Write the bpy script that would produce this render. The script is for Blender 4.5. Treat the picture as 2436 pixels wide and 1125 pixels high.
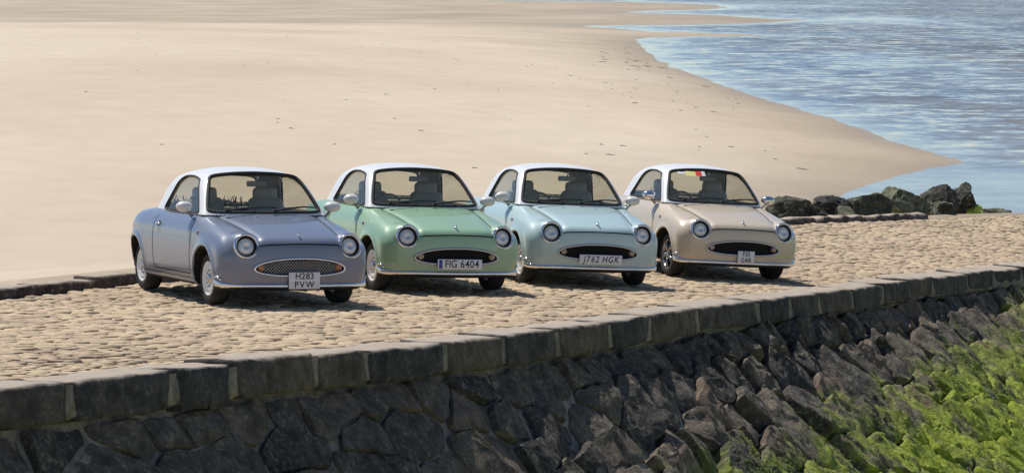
import bpy, bmesh, math, random
import numpy as np
from mathutils import Vector, Matrix, noise

# ------------------------------------------------------------------ camera, sky, sun, exposure
for o in list(bpy.data.objects):
    bpy.data.objects.remove(o)
scene = bpy.context.scene
COL = scene.collection
ZW = 6.8                                   # camera height above the water (water is z = 0)
cam_d = bpy.data.cameras.new('camera')
cam_d.sensor_width = 36.0
cam_d.lens = 36.0 * 8000.0 / 2436.0
cam_d.clip_start = 0.5
cam_d.clip_end = 12000
cam = bpy.data.objects.new('camera', cam_d)
COL.objects.link(cam)
cam.location = (0, 0, ZW)
cam.rotation_euler = (math.radians(90) - math.atan(602.5 / 8000.0), 0, 0)
scene.camera = cam

SUN_AZ = 43.0      # degrees to the left of straight ahead
SUN_EL = 60.0
world = bpy.data.worlds.new('World')
scene.world = world
world.use_nodes = True
wn = world.node_tree
for n in list(wn.nodes):
    wn.nodes.remove(n)
sky = wn.nodes.new('ShaderNodeTexSky')
sky.sky_type = 'NISHITA'
sky.sun_disc = False
sky.sun_elevation = math.radians(SUN_EL)
sky.sun_rotation = math.radians(-SUN_AZ)
sky.air_density = 0.7
sky.dust_density = 0.15
sky.ozone_density = 1.0
bg = wn.nodes.new('ShaderNodeBackground')
bg.inputs['Strength'].default_value = 0.10
wo = wn.nodes.new('ShaderNodeOutputWorld')
wn.links.new(sky.outputs[0], bg.inputs[0])
wn.links.new(bg.outputs[0], wo.inputs[0])

sun_d = bpy.data.lights.new('sun', 'SUN')
sun_d.energy = 4.4
sun_d.angle = math.radians(0.5)
sun_d.color = (1.0, 0.955, 0.88)
sun = bpy.data.objects.new('sun', sun_d)
COL.objects.link(sun)
sdir = Vector((-math.sin(math.radians(SUN_AZ)) * math.cos(math.radians(SUN_EL)),
               math.cos(math.radians(SUN_AZ)) * math.cos(math.radians(SUN_EL)),
               math.sin(math.radians(SUN_EL))))
sun.rotation_euler = (-sdir).to_track_quat('-Z', 'Y').to_euler()
sun.location = (-20, 30, 40)
vs = scene.view_settings
vs.view_transform = 'Standard'
vs.look = 'None'
vs.exposure = 0.08
vs.gamma = 1.0
vs.use_curve_mapping = False
scene.cycles.max_bounces = 8
scene.cycles.transparent_max_bounces = 16
RND = random.Random(7)

# ------------------------------------------------------------------ helpers
def tag(o, label=None, cat=None, group=None, kind=None):
    if label: o['label'] = label
    if cat: o['category'] = cat
    if group: o['group'] = group
    if kind: o['kind'] = kind
    return o

def empty(name, loc=(0, 0, 0)):
    o = bpy.data.objects.new(name, None)
    o.empty_display_size = 0.3
    COL.objects.link(o)
    o.location = loc
    return o

def mesh_data(name, verts, faces, smooth=True, normals=None):
    me = bpy.data.meshes.new(name)
    me.from_pydata([tuple(map(float, v)) for v in verts], [], [tuple(map(int, f)) for f in faces])
    me.update()
    if smooth:
        me.polygons.foreach_set('use_smooth', [True] * len(me.polygons))
    if normals is not None:
        me.normals_split_custom_set_from_vertices([tuple(map(float, n)) for n in normals])
    return me

def link(name, me, mat=None, parent=None, loc=None):
    o = bpy.data.objects.new(name, me)
    COL.objects.link(o)
    if mat is not None:
        if len(me.materials) == 0:
            me.materials.append(mat)
    if parent is not None:
        o.parent = parent
    if loc is not None:
        o.location = loc
    return o

class MB:
    """collects simple shapes into one mesh"""
    def __init__(self):
        self.v = []; self.f = []
    def add(self, verts, faces):
        k = len(self.v)
        self.v += [tuple(map(float, p)) for p in verts]
        self.f += [tuple(int(i) + k for i in f) for f in faces]
        return self
    def box(self, c, s, R=None):
        vs_ = []
        for dx in (-.5, .5):
            for dy in (-.5, .5):
                for dz in (-.5, .5):
                    p = np.array([dx * s[0], dy * s[1], dz * s[2]])
                    if R is not None: p = R @ p
                    vs_.append(p + np.array(c))
        self.add(vs_, [(0, 1, 3, 2), (4, 6, 7, 5), (0, 4, 5, 1), (2, 3, 7, 6), (0, 2, 6, 4), (1, 5, 7, 3)])
        return self
    def tube(self, pts, r, n=8, closed=False, flat=None):
        pts = np.array(pts, float)
        m = len(pts)
        rr = np.full(m, r) if np.isscalar(r) else np.array(r)
        V = []; ref = None
        for i in range(m):
            if closed: t = pts[(i + 1) % m] - pts[i - 1]
            else: t = pts[min(i + 1, m - 1)] - pts[max(i - 1, 0)]
            t = t / (np.linalg.norm(t) + 1e-9)
            if ref is None:
                ref = np.array([0, 0, 1.0]) if abs(t[2]) < .9 else np.array([1.0, 0, 0])
            b = np.cross(t, ref); b /= np.linalg.norm(b) + 1e-9
            a = np.cross(b, t)
            ref = a
            for k in range(n):
                an = 2 * math.pi * k / n
                V.append(pts[i] + rr[i] * (math.cos(an) * b + math.sin(an) * a * (flat or 1)))
        F = []
        rng = m if closed else m - 1
        for i in range(rng):
            j = (i + 1) % m
            for k in range(n):
                l = (k + 1) % n
                F.append((i * n + k, i * n + l, j * n + l, j * n + k))
        if not closed:
            F.append(tuple(range(n))[::-1])
            F.append(tuple((m - 1) * n + k for k in range(n)))
        self.add(V, F)
        return self
    def lathe(self, prof, n=28, axis='y', c=(0, 0, 0), closed=False):
        """prof: list of (radius, along)"""
        V = []
        for (r, h) in prof:
            for k in range(n):
                a = 2 * math.pi * k / n
                p = (r * math.cos(a), r * math.sin(a))
                if axis == 'y': q = (p[0], h, p[1])
                elif axis == 'x': q = (h, p[0], p[1])
                else: q = (p[0], p[1], h)
                V.append((q[0] + c[0], q[1] + c[1], q[2] + c[2]))
        F = []
        m = len(prof)
        for i in range(m if closed else m - 1):
            j = (i + 1) % m
            for k in range(n):
                l = (k + 1) % n
                F.append((i * n + k, i * n + l, j * n + l, j * n + k))
        self.add(V, F)
        return self
    def data(self, name, smooth=True):
        me = mesh_data(name, self.v, self.f, smooth)
        bm = bmesh.new(); bm.from_mesh(me)
        bmesh.ops.recalc_face_normals(bm, faces=bm.faces)
        bm.to_mesh(me); bm.free()
        return me

def rbox_data(name, s, r, seg=2, taper=None):
    bm = bmesh.new()
    bmesh.ops.create_cube(bm, size=1)
    for v in bm.verts:
        v.co = Vector((v.co.x * s[0], v.co.y * s[1], v.co.z * s[2]))
        if taper and v.co.z > 0:
            v.co.x *= taper[0]; v.co.y *= taper[1]
    bmesh.ops.bevel(bm, geom=bm.edges[:] + bm.verts[:], offset=r, segments=seg, affect='EDGES', profile=.5)
    me = bpy.data.meshes.new(name)
    bm.to_mesh(me); bm.free()
    me.polygons.foreach_set('use_smooth', [True] * len(me.polygons))
    return me

# ------------------------------------------------------------------ materials
class NT:
    def __init__(self, name):
        self.m = bpy.data.materials.new(name)
        self.m.use_nodes = True
        self.t = self.m.node_tree
        self.b = self.t.nodes['Principled BSDF']
        self.out = self.t.nodes['Material Output']
    def n(self, kind, **kw):
        nd = self.t.nodes.new(kind)
        for k, v in kw.items():
            if k in nd.inputs: nd.inputs[k].default_value = v
            else: setattr(nd, k, v)
        return nd
    def l(self, a, b): self.t.links.new(a, b)
    def pos(self): return self.n('ShaderNodeNewGeometry').outputs['Position']
    def noise(self, vec, scale, detail=4, rough=.55, stretch=None):
        if stretch:
            mp = self.n('ShaderNodeMapping'); mp.inputs['Scale'].default_value = stretch
            self.l(vec, mp.inputs['Vector']); vec = mp.outputs[0]
        nz = self.n('ShaderNodeTexNoise'); nz.inputs['Scale'].default_value = scale
        nz.inputs['Detail'].default_value = detail; nz.inputs['Roughness'].default_value = rough
        self.l(vec, nz.inputs['Vector'])
        return nz
    def ramp(self, fac, stops):
        r = self.n('ShaderNodeValToRGB')
        el = r.color_ramp.elements
        while len(el) > 1: el.remove(el[-1])
        el[0].position = stops[0][0]; el[0].color = (*stops[0][1], 1) if len(stops[0][1]) == 3 else stops[0][1]
        for p, c in stops[1:]:
            e = el.new(p); e.color = (*c, 1)
        self.l(fac, r.inputs[0])
        return r.outputs[0]
    def mix(self, fac, a, b, mode='MIX'):
        mx = self.n('ShaderNodeMix', data_type='RGBA', blend_type=mode)
        for sock, val in ((mx.inputs[0], fac), (mx.inputs[6], a), (mx.inputs[7], b)):
            if hasattr(val, 'is_output'): self.l(val, sock)
            elif isinstance(val, tuple): sock.default_value = (*val, 1) if len(val) == 3 else val
            else: sock.default_value = val
        return mx.outputs[2]
    def math(self, op, a, b=None, clamp=False):
        m = self.n('ShaderNodeMath', operation=op, use_clamp=clamp)
        for i, v in enumerate((a, b)):
            if v is None: continue
            if hasattr(v, 'is_output'): self.l(v, m.inputs[i])
            else: m.inputs[i].default_value = v
        return m.outputs[0]
    def bump(self, h, strength=.3, dist=.01):
        b = self.n('ShaderNodeBump'); b.inputs['Strength'].default_value = strength; b.inputs['Distance'].default_value = dist
        self.l(h, b.inputs['Height']); self.l(b.outputs[0], self.b.inputs['Normal'])

def simple(name, col, rough=.5, metal=0., coat=0., spec=.5, var=0.0):
    t = NT(name)
    t.b.inputs['Base Color'].default_value = (*col, 1)
    t.b.inputs['Roughness'].default_value = rough
    t.b.inputs['Metallic'].default_value = metal
    t.b.inputs['Coat Weight'].default_value = coat
    t.b.inputs['Coat Roughness'].default_value = .04
    t.b.inputs['Specular IOR Level'].default_value = spec
    tc = t.n('ShaderNodeTexCoord').outputs['Object']
    nz = t.noise(tc, 9, 4)
    if var:
        t.l(t.ramp(nz.outputs[0], [(.3, tuple(c * (1 - var) for c in col)), (.7, tuple(min(1, c * (1 + var)) for c in col))]), t.b.inputs['Base Color'])
    return t.m

def paint(name, col):
    t = NT(name)
    t.b.inputs['Metallic'].default_value = 0
    t.b.inputs['Coat Weight'].default_value = .7
    t.b.inputs['Coat Roughness'].default_value = .025
    tc = t.n('ShaderNodeTexCoord').outputs['Object']
    # road dust gathers on the lower body
    nz = t.noise(tc, 5, 6)
    sp = t.n('ShaderNodeSeparateXYZ'); t.l(tc, sp.inputs[0])
    d = t.math('SUBTRACT', .52, sp.outputs[2]); d = t.math('MULTIPLY', d, 1.5, True)
    d = t.math('MULTIPLY', d, nz.outputs[0], True)
    t.l(t.mix(d, col, (.33, .28, .22)), t.b.inputs['Base Color'])
    rr = t.math('MULTIPLY', d, .5); rr = t.math('ADD', rr, .34)
    t.l(rr, t.b.inputs['Roughness'])
    return t.m

def glass_mat(name, tint):
    t = NT(name)
    t.t.nodes.remove(t.b)
    tr = t.n('ShaderNodeBsdfTransparent'); tr.inputs[0].default_value = (*tint, 1)
    gl = t.n('ShaderNodeBsdfGlossy'); gl.inputs['Roughness'].default_value = .015
    fr = t.n('ShaderNodeFresnel'); fr.inputs[0].default_value = 1.5
    bf = t.n('ShaderNodeNewGeometry').outputs['Backfacing']
    t.l(t.math('ADD', 1.5, t.math('MULTIPLY', bf, 1 / 1.5 - 1.5)), fr.inputs[0])
    tc = t.n('ShaderNodeTexCoord').outputs['Object']
    nz = t.noise(tc, 14, 3)
    f2 = t.math('MULTIPLY', nz.outputs[0], .02)
    f = t.math('ADD', fr.outputs[0], f2, True)
    mx = t.n('ShaderNodeMixShader')
    t.l(f, mx.inputs[0]); t.l(tr.outputs[0], mx.inputs[1]); t.l(gl.outputs[0], mx.inputs[2])
    t.l(mx.outputs[0], t.out.inputs[0])
    return t.m

M = {}
M['chrome'] = simple('chrome', (.78, .78, .80), .12, 1.0)
M['brushed'] = simple('brushed_metal', (.55, .55, .56), .32, 1.0)
M['rubber'] = simple('black_rubber', (.018, .018, .019), .75, var=.3)
M['tyre'] = simple('tyre_rubber', (.022, .021, .021), .85, var=.35)
M['trim'] = simple('dark_trim', (.02, .02, .022), .5)
M['gap'] = simple('panel_gap', (.012, .012, .013), .9)
M['white'] = simple('white_roof_paint', (.80, .80, .80), .35, coat=.4, var=.02)
M['rim'] = simple('white_wheel_enamel', (.82, .81, .77), .4, coat=.3, var=.04)
M['mirror_white'] = simple('ivory_mirror_shell', (.72, .71, .67), .35, coat=.4)
M['cream'] = simple('cream_seat_leather', (.52, .49, .42), .55, var=.08)
M['lining'] = simple('grey_cabin_lining', (.16, .155, .145), .8, var=.15)
M['dash'] = simple('dashboard_plastic', (.30, .29, .265), .55, var=.05)
M['headliner'] = simple('headliner_cloth', (.34, .33, .31), .9)
M['wheelhouse'] = simple('wheelhouse_black', (.010, .010, .010), .95)
M['amber'] = simple('amber_lamp_lens', (.36, .15, .075), .2, coat=.5)
M['clear'] = simple('pale_lamp_lens', (.36, .27, .22), .2, coat=.5)
M['red'] = simple('red_lamp_lens', (.35, .01, .01), .2, coat=.5)
M['plate'] = simple('white_plate', (.70, .70, .72), .35, var=.03)
M['ink'] = simple('plate_ink', (.012, .012, .014), .5)
M['blueband'] = simple('plate_blue_band', (.03, .05, .30), .4)
M['glass'] = glass_mat('window_glass', (.83, .84, .78))
M['alloy'] = simple('grey_alloy', (.34, .34, .35), .3, .9)
M['alloy_dark'] = simple('dark_alloy', (.06, .06, .065), .45, .6)
M['sticker_y'] = simple('yellow_sticker', (.90, .80, .30), .5)
M['sticker_r'] = simple('red_sticker', (.80, .05, .05), .5)
M['sticker_w'] = simple('white_sticker', (.8, .8, .8), .5)
M['shelf_plants'] = simple('dried_stems', (.07, .06, .045), .8, var=.3)
t = NT('headlamp_glass')
t.b.inputs['Base Color'].default_value = (.72, .75, .77, 1)
t.b.inputs['Roughness'].default_value = .15
t.b.inputs['Metallic'].default_value = .35
t.b.inputs['Coat Weight'].default_value = 1
tc = t.n('ShaderNodeTexCoord').outputs['Object']
wv = t.n('ShaderNodeTexWave'); wv.inputs['Scale'].default_value = 26; wv.bands_direction = 'Y'
t.l(tc, wv.inputs[0]); t.bump(wv.outputs[1], .5, .006)
M['lamp'] = t.m
PAINT = dict(blue=paint('slate_blue_paint', (.165, .197, .275)),
             green=paint('mint_green_paint', (.295, .470, .300)),
             aqua=paint('pale_aqua_paint', (.455, .600, .610)),
             beige=paint('beige_paint', (.600, .505, .385)))

# stone materials ---------------------------------------------------
def stone_mat(name, cols, bump=.5, dist=.02, algae=False, rough=.9, sc=2.0, top_tone=None, speck=1.0):
    t = NT(name)
    p = t.pos()
    oi = t.n('ShaderNodeObjectInfo')
    big = t.noise(p, sc * .55, 3)
    fine = t.noise(p, sc * 11, 8, .75)
    mid = t.noise(p, sc * 3.2, 6, .6)
    f = t.math('MULTIPLY', oi.outputs['Random'], .45)
    f = t.math('ADD', f, t.math('MULTIPLY', big.outputs[0], .6))
    col = t.ramp(f, [(.2 + .6 * i / (len(cols) - 1), c) for i, c in enumerate(cols)])
    dark = t.ramp(mid.outputs[0], [(.35, (.45, .45, .45)), (.6, (1.15, 1.12, 1.1))])
    col = t.mix(.8, col, dark, 'MULTIPLY')
    # pale lichen, salt and barnacle speckle
    sp = t.ramp(fine.outputs[0], [(.50, (0, 0, 0)), (.62, (1, 1, 1))])
    spm = t.math('MULTIPLY', sp, t.ramp(mid.outputs[0], [(.38, (0, 0, 0)), (.62, (.75, .75, .75))]))
    col = t.mix(t.math('MULTIPLY', spm, speck), col, (.40, .355, .285))
    if algae:
        sx = t.n('ShaderNodeSeparateXYZ'); t.l(p, sx.inputs[0])
        nz = t.noise(p, 1.6, 6, .7)
        a = t.math('SUBTRACT', algae, sx.outputs[2])
        a = t.math('MULTIPLY', a, 1.5)
        a = t.math('ADD', a, t.math('MULTIPLY', t.math('SUBTRACT', nz.outputs[0], .5), 3.4), True)
        g = t.ramp(fine.outputs[0], [(.3, (.13, .17, .02)), (.5, (.33, .40, .04)), (.7, (.52, .57, .13))])
        patch = t.ramp(nz.outputs[0], [(.42, (0, 0, 0)), (.50, (1, 1, 1))])
        a = t.math('MULTIPLY', a, t.math('ADD', t.math('MULTIPLY', patch, .75), .25), True)
        col = t.mix(a, col, g)
    if top_tone:  # upward faces take a paler tone, by surface angle
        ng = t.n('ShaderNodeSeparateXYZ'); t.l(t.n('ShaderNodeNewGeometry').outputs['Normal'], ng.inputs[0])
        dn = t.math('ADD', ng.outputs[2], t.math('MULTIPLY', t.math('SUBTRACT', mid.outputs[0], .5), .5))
        col = t.mix(t.ramp(dn, [(.62, (0, 0, 0)), (.88, (1, 1, 1))]), col, t.mix(mid.outputs[0], tuple(c * .7 for c in top_tone), tuple(c * 1.15 for c in top_tone)))
    t.l(col, t.b.inputs['Base Color'])
    t.b.inputs['Roughness'].default_value = rough
    t.b.inputs['Specular IOR Level'].default_value = .3
    h = t.math('ADD', t.math('MULTIPLY', mid.outputs[0], 1.2), t.math('MULTIPLY', fine.outputs[0], .6))
    t.bump(h, bump, dist)
    return t.m

ALG = 2.12     # height of the weed line above the water
M['wall_stone'] = stone_mat('dark_basalt', [(.050, .048, .048), (.090, .081, .071), (.150, .127, .100), (.225, .165, .125)], 1.0, .06, algae=ALG)
M['coping'] = stone_mat('coping_granite', [(.036, .036, .040), (.068, .063, .060), (.13, .105, .078)], .7, .025, algae=ALG - .6, sc=2.0, top_tone=(.43, .36, .29), speck=.4)
M['kerb'] = stone_mat('kerb_granite', [(.07, .05, .045), (.10, .075, .065), (.12, .09, .075)], .5, .02, top_tone=(.42, .35, .275))
M['mortar'] = stone_mat('lime_mortar', [(.19, .17, .14), (.27, .24, .20)], .8, .02, algae=ALG)
M['rock'] = stone_mat('weedy_boulder', [(.028, .030, .028), (.05, .052, .042), (.085, .09, .05)], .9, .05, sc=1.5)
M['rock_pale'] = stone_mat('pale_boulder', [(.10, .105, .07), (.13, .14, .08)], .9, .05, sc=1.5)

t = NT('slipway_cobble')
p = t.pos()
a = t.noise(p, 4.5, 3, .7); b2 = t.noise(p, .5, 4); c2 = t.noise(p, 30, 6, .7)
col = t.ramp(a.outputs[0], [(.28, (.33, .255, .18)), (.40, (.43, .34, .24)), (.49, (.52, .405, .30)), (.58, (.49, .40, .265)), (.72, (.64, .54, .41))])
col = t.mix(.55, col, t.ramp(b2.outputs[0], [(.35, (.80, .76, .72)), (.65, (1.15, 1.12, 1.06))]), 'MULTIPLY')
col = t.mix(.6, col, t.ramp(c2.outputs[0], [(.3, (.75, .73, .70)), (.65, (1.12, 1.12, 1.1))]), 'MULTIPLY')
at_ = t.n('ShaderNodeAttribute'); at_.attribute_name = 'tint'
fr_ = t.math('FRACT', t.math('ADD', at_.outputs['Fac'], t.n('ShaderNodeObjectInfo').outputs['Random']))
col = t.mix(.85, col, t.ramp(fr_, [(0, (.74, .73, .72)), (.25, (.95, .93, .90)), (.5, (1.06, .99, .95)), (.75, (1.02, 1.02, .93)), (1.0, (1.16, 1.15, 1.10))]), 'MULTIPLY')
t.l(col, t.b.inputs['Base Color']); t.b.inputs['Roughness'].default_value = .85
t.bump(c2.outputs[0], .5, .012)
M['cobble'] = t.m
t = NT('sandy_bedding')
p = t.pos(); a = t.noise(p, 6, 6, .7)
t.l(t.ramp(a.outputs[0], [(.3, (.20, .155, .11)), (.7, (.38, .305, .22))]), t.b.inputs['Base Color'])
t.b.inputs['Roughness'].default_value = .95
t.bump(a.outputs[0], .6, .02)
M['bedding'] = t.m

# sand ---------------------------------------------------------------
t = NT('beach_sand')
p = t.pos()
w1 = t.noise(p, .035, 5, .55, (1, .35, 1)); w2 = t.noise(p, .6, 6, .6, (1, .5, 1)); w3 = t.noise(p, 60, 4, .8)
col = t.ramp(w1.outputs[0], [(.35, (.515, .415, .30)), (.5, (.57, .47, .345)), (.65, (.62, .525, .395))])
col = t.mix(.35, col, t.ramp(w2.outputs[0], [(.35, (.84, .83, .80)), (.65, (1.08, 1.08, 1.07))]), 'MULTIPLY')
col = t.mix(.4, col, t.ramp(w3.outputs[0], [(.3, (.85, .85, .84)), (.7, (1.1, 1.1, 1.1))]), 'MULTIPLY')
sx = t.n('ShaderNodeSeparateXYZ'); t.l(p, sx.inputs[0])
wob = t.noise(p, .05, 4)
hz = t.math('ADD', sx.outputs[2], t.math('MULTIPLY', t.math('SUBTRACT', wob.outputs[0], .5), .7))
wet = t.ramp(hz, [(0.0, (1, 1, 1)), (.15, (.85, .85, .85)), (.5, (.40, .40, .40)), (1.0, (0, 0, 0))])
dampc = t.mix(1.0, col, (.62, .60, .58), 'MULTIPLY')
col = t.mix(1.0, col, (1.0, 1.0, 1.05), 'MULTIPLY')
t.l(t.mix(wet, col, dampc), t.b.inputs['Base Color'])
t.l(t.ramp(wet, [(0, (.95, .95, .95)), (.8, (.75, .75, .75)), (1, (.45, .45, .45))]), t.b.inputs['Roughness'])
t.b.inputs['Specular IOR Level'].default_value = .25
t.bump(t.math('ADD', w2.outputs[0], t.math('MULTIPLY', w3.outputs[0], .15)), .35, .05)
M['sand'] = t.m

# water --------------------------------------------------------------
t = NT('estuary_water')
p = t.pos()
pat = t.noise(p, .035, 5, .6, (1, .16, 1))
rip = t.noise(p, 1.3, 3, .6, (1, .8, 1)); rip2 = t.noise(p, .33, 2, .5, (1, .7, 1))
mp = t.n('ShaderNodeSeparateXYZ'); t.l(p, mp.inputs[0])
am = t.ramp(pat.outputs[0], [(.34, (.22, .22, .22)), (.43, (.6, .6, .6)), (.60, (1, 1, 1))])
at_ = t.n('ShaderNodeAttribute'); at_.attribute_name = 'calm'
am = t.math('MULTIPLY', am, t.math('SUBTRACT', 1.0, t.math('MULTIPLY', at_.outputs['Fac'], .93)))
vm = t.n('ShaderNodeVectorMath', operation='SUBTRACT'); t.l(rip.outputs[1], vm.inputs[0]); vm.inputs[1].default_value = (.5, .5, .5)
vm2 = t.n('ShaderNodeVectorMath', operation='SUBTRACT'); t.l(rip2.outputs[1], vm2.inputs[0]); vm2.inputs[1].default_value = (.5, .5, .5)
va = t.n('ShaderNodeVectorMath', operation='ADD'); t.l(vm.outputs[0], va.inputs[0]); t.l(vm2.outputs[0], va.inputs[1])
sc = t.n('ShaderNodeVectorMath', operation='SCALE'); t.l(va.outputs[0], sc.inputs[0]); t.l(t.math('MULTIPLY', am, .75), sc.inputs['Scale'])
ml = t.n('ShaderNodeVectorMath', operation='MULTIPLY'); t.l(sc.outputs[0], ml.inputs[0]); ml.inputs[1].default_value = (1, 1, 0)
ad = t.n('ShaderNodeVectorMath', operation='ADD'); t.l(ml.outputs[0], ad.inputs[0]); ad.inputs[1].default_value = (0, 0, 1)
cb = t.n('ShaderNodeCombineXYZ'); t.l(t.math('MULTIPLY', am, -.15), cb.inputs[1]); cb.inputs[2].default_value = 1.0
t.l(cb.outputs[0], ad.inputs[1])      # wavelet normals tilted to the near side, to reflect the darker upper sky
nm_ = t.n('ShaderNodeVectorMath', operation='NORMALIZE'); t.l(ad.outputs[0], nm_.inputs[0])
t.l(nm_.outputs[0], t.b.inputs['Normal'])
bed = t.noise(p, .06, 4, .6, (1, .4, 1))
t.l(t.ramp(bed.outputs[0], [(.35, (.125, .135, .13)), (.5, (.18, .18, .15)), (.65, (.26, .23, .175))]), t.b.inputs['Base Color'])
t.b.inputs['Roughness'].default_value = .06
t.b.inputs['IOR'].default_value = 1.33
M['water'] = t.m
M['weed'] = simple('dark_weed', (.11, .09, .065), .8, var=.5)
t = NT('green_weed')
p = t.pos(); a = t.noise(p, 3, 5, .7)
t.l(t.ramp(a.outputs[0], [(.3, (.20, .26, .03)), (.5, (.40, .48, .05)), (.7, (.55, .60, .15))]), t.b.inputs['Base Color'])
t.b.inputs['Roughness'].default_value = .6
M['green'] = t.m

# ------------------------------------------------------------------ slipway frame (s along, t across towards the wall)
S2 = np.array([0.54075759, 0.84117848]); T2 = np.array([0.84117848, -0.54075759])
Q = [-3.500923, -0.511037, -0.0908356, -0.1686365, -0.4184037]
def slip_st(s, t):
    s = np.clip(s, -30, 34)
    return Q[0] + Q[1] * s / 10 + Q[2] * (s / 10) ** 2 + (Q[3] + Q[4] * s / 10) * t / 10 + ZW
def xy_st(s, t):
    return np.array([S2[0] * (s + 32) + T2[0] * (t - 19), S2[1] * (s + 32) + T2[1] * (t - 19)])
def st_xy(x, y):
    return x * S2[0] + y * S2[1] - 32, x * T2[0] + y * T2[1] + 19
def slip_xy(x, y):
    s, t = st_xy(x, y)
    return slip_st(s, t)
def P_st(s, t, dz=0.0):
    xy = xy_st(s, t)
    return np.array([xy[0], xy[1], float(slip_st(s, t)) + dz])

EDGE = [(-22, 4.4), (-14.55, 3.62), (-13.82, 3.57), (-12.79, 3.47), (-12.2, 3.36), (-11.67, 3.3), (-9.61, 3.05), (-8.09, 2.87), (-7.0, 2.73), (-5.76, 2.5), (-4.11, 2.14), (-2.82, 1.81), (-0.98, 1.35), (1.27, 0.88), (2.53, 0.61), (3.71, 0.38), (5.15, 0.07), (6.71, -0.3), (7.94, -0.55), (9.38, -0.85), (11.76, -1.32), (14.74, -1.86), (30, -4.3)]
JOINTS = [-19.6, -18.1, -16.7, -15.3, -13.8, -12.43, -11.52, -10.24, -9.42, -7.96, -6.78, -5.49, -3.96, -2.6, -0.88, 1.34, 2.64, 3.81, 5.27, 6.93, 8.24, 9.51, 11.43, 12.93, 14.6, 16.4, 18.1, 20.0]
BACKL = [(-22, -2.7), (-4.99, -4.83), (-2.46, -5.16), (18.67, -7.93), (22.74, -8.26), (26.75, -8.72), (30.84, -9.11), (34, -9.4)]
def edge_t(s): return float(np.interp(s, [e[0] for e in EDGE], [e[1] for e in EDGE]))
def back_t(s): return np.interp(s, [e[0] for e in BACKL], [e[1] for e in BACKL])

def in_view(p, mx=.25, my=.25):
    th = math.atan(602.5 / 8000.0)
    d = np.array([p[0], p[1], p[2] - ZW])
    zc = d[1] * math.cos(th) - d[2] * math.sin(th)
    yc = -d[1] * math.sin(th) - d[2] * math.cos(th)
    if zc < 3: return False
    u = d[0] / zc * 8000 / 1218; v = yc / zc * 8000 / 562.5
    return abs(u) < 1 + mx and abs(v) < 1 + my

# base sheet of the slipway (structure) with its back embankment
COPW = .46
verts = []; faces = []
ss = np.arange(-21, 33.01, .5)
NT_ = 14
for s in ss:
    te = edge_t(s); tb = float(back_t(s))
    for k in range(NT_ + 1):
        t_ = tb + (te - .05 - tb) * k / NT_
        verts.append(P_st(s, t_, -.030))
    xy = xy_st(s, tb - 3.6)
    verts.append((xy[0], xy[1], float(slip_st(s, tb)) - 2.6))
    verts.append((*xy_st(s, te - .05), float(slip_st(s, te)) - 3.5))
W = NT_ + 3
for i in range(len(ss) - 1):
    for k in range(NT_):
        faces.append((i * W + k, i * W + k + 1, (i + 1) * W + k + 1, (i + 1) * W + k))
    faces.append((i * W + NT_ + 1, i * W, (i + 1) * W, (i + 1) * W + NT_ + 1))
slipway = link('slipway', mesh_data('slipway', verts, faces), M['bedding'])
tag(slipway, 'cobbled stone slipway sloping down to the sands', kind='structure')

# cobbles ------------------------------------------------------------
def cobble_proto(i):
    r = random.Random(100 + i)
    n = 8; V = []; F = []
    ang = [2 * math.pi * k / n + r.uniform(-.12, .12) for k in range(n)]
    def ring(sc, z, jit):
        for a in ang:
            c, s_ = math.cos(a), math.sin(a)
            q = (abs(c) ** 3.4 + abs(s_) ** 3.4) ** (-1 / 3.4)
            V.append((.5 * sc * q * c * (1 + r.uniform(-jit, jit)), .5 * sc * q * s_ * (1 + r.uniform(-jit, jit)), z + r.uniform(-.004, .004)))
    ring(1.0, -.05, .05); ring(1.03, -.006, .09); ring(.84, .014, .07)
    V.append((0, 0, .022 + r.uniform(-.004, .006)))
    for j in range(2):
        for k in range(n):
            l = (k + 1) % n
            F.append((j * n + k, j * n + l, (j + 1) * n + l, (j + 1) * n + k))
    for k in range(n): F.append((2 * n + k, 2 * n + (k + 1) % n, 3 * n))
    return np.array(V), F
PROTO = [cobble_proto(i) for i in range(8)]
PMESH = []
for V, F in PROTO:
    me = mesh_data('cobble', V, F); me.materials.append(M['cobble']); PMESH.append(me)
cob = []
s = -20.0
row = 0
while s < 33:
    ds = RND.uniform(.105, .155) if s < 8 else RND.uniform(.13, .19)
    tb = float(back_t(s)) + .36; te = edge_t(s) - COPW - .02
    t_ = tb + RND.uniform(0, .2)
    while t_ < te:
        dt = RND.choice([RND.uniform(.10, .16), RND.uniform(.14, .27)])
        if t_ + dt > te + .05: break
        c = P_st(s + ds / 2 + RND.uniform(-.03, .03), t_ + dt / 2, -.018)
        if in_view(c, .18, .12):
            cob.append((c, ds * RND.uniform(.92, 1.16), dt * RND.uniform(.92, 1.08), RND.gauss(0, .14), RND.gauss(0, .006), RND.randrange(8)))
        t_ += dt
    s += ds; row += 1
def slip_R(x, y, rot=0.0):
    e = .3
    gx = (slip_xy(x + e, y) - slip_xy(x - e, y)) / (2 * e); gy = (slip_xy(x, y + e) - slip_xy(x, y - e)) / (2 * e)
    n = np.array([-gx, -gy, 1.0]); n /= np.linalg.norm(n)
    sx_ = np.array([S2[0], S2[1], 0.0]); sx_ -= n * (sx_ @ n); sx_ /= np.linalg.norm(sx_)
    ty = np.cross(n, sx_)
    c, s_ = math.cos(rot), math.sin(rot)
    return np.c_[c * sx_ + s_ * ty, -s_ * sx_ + c * ty, n]
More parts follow.
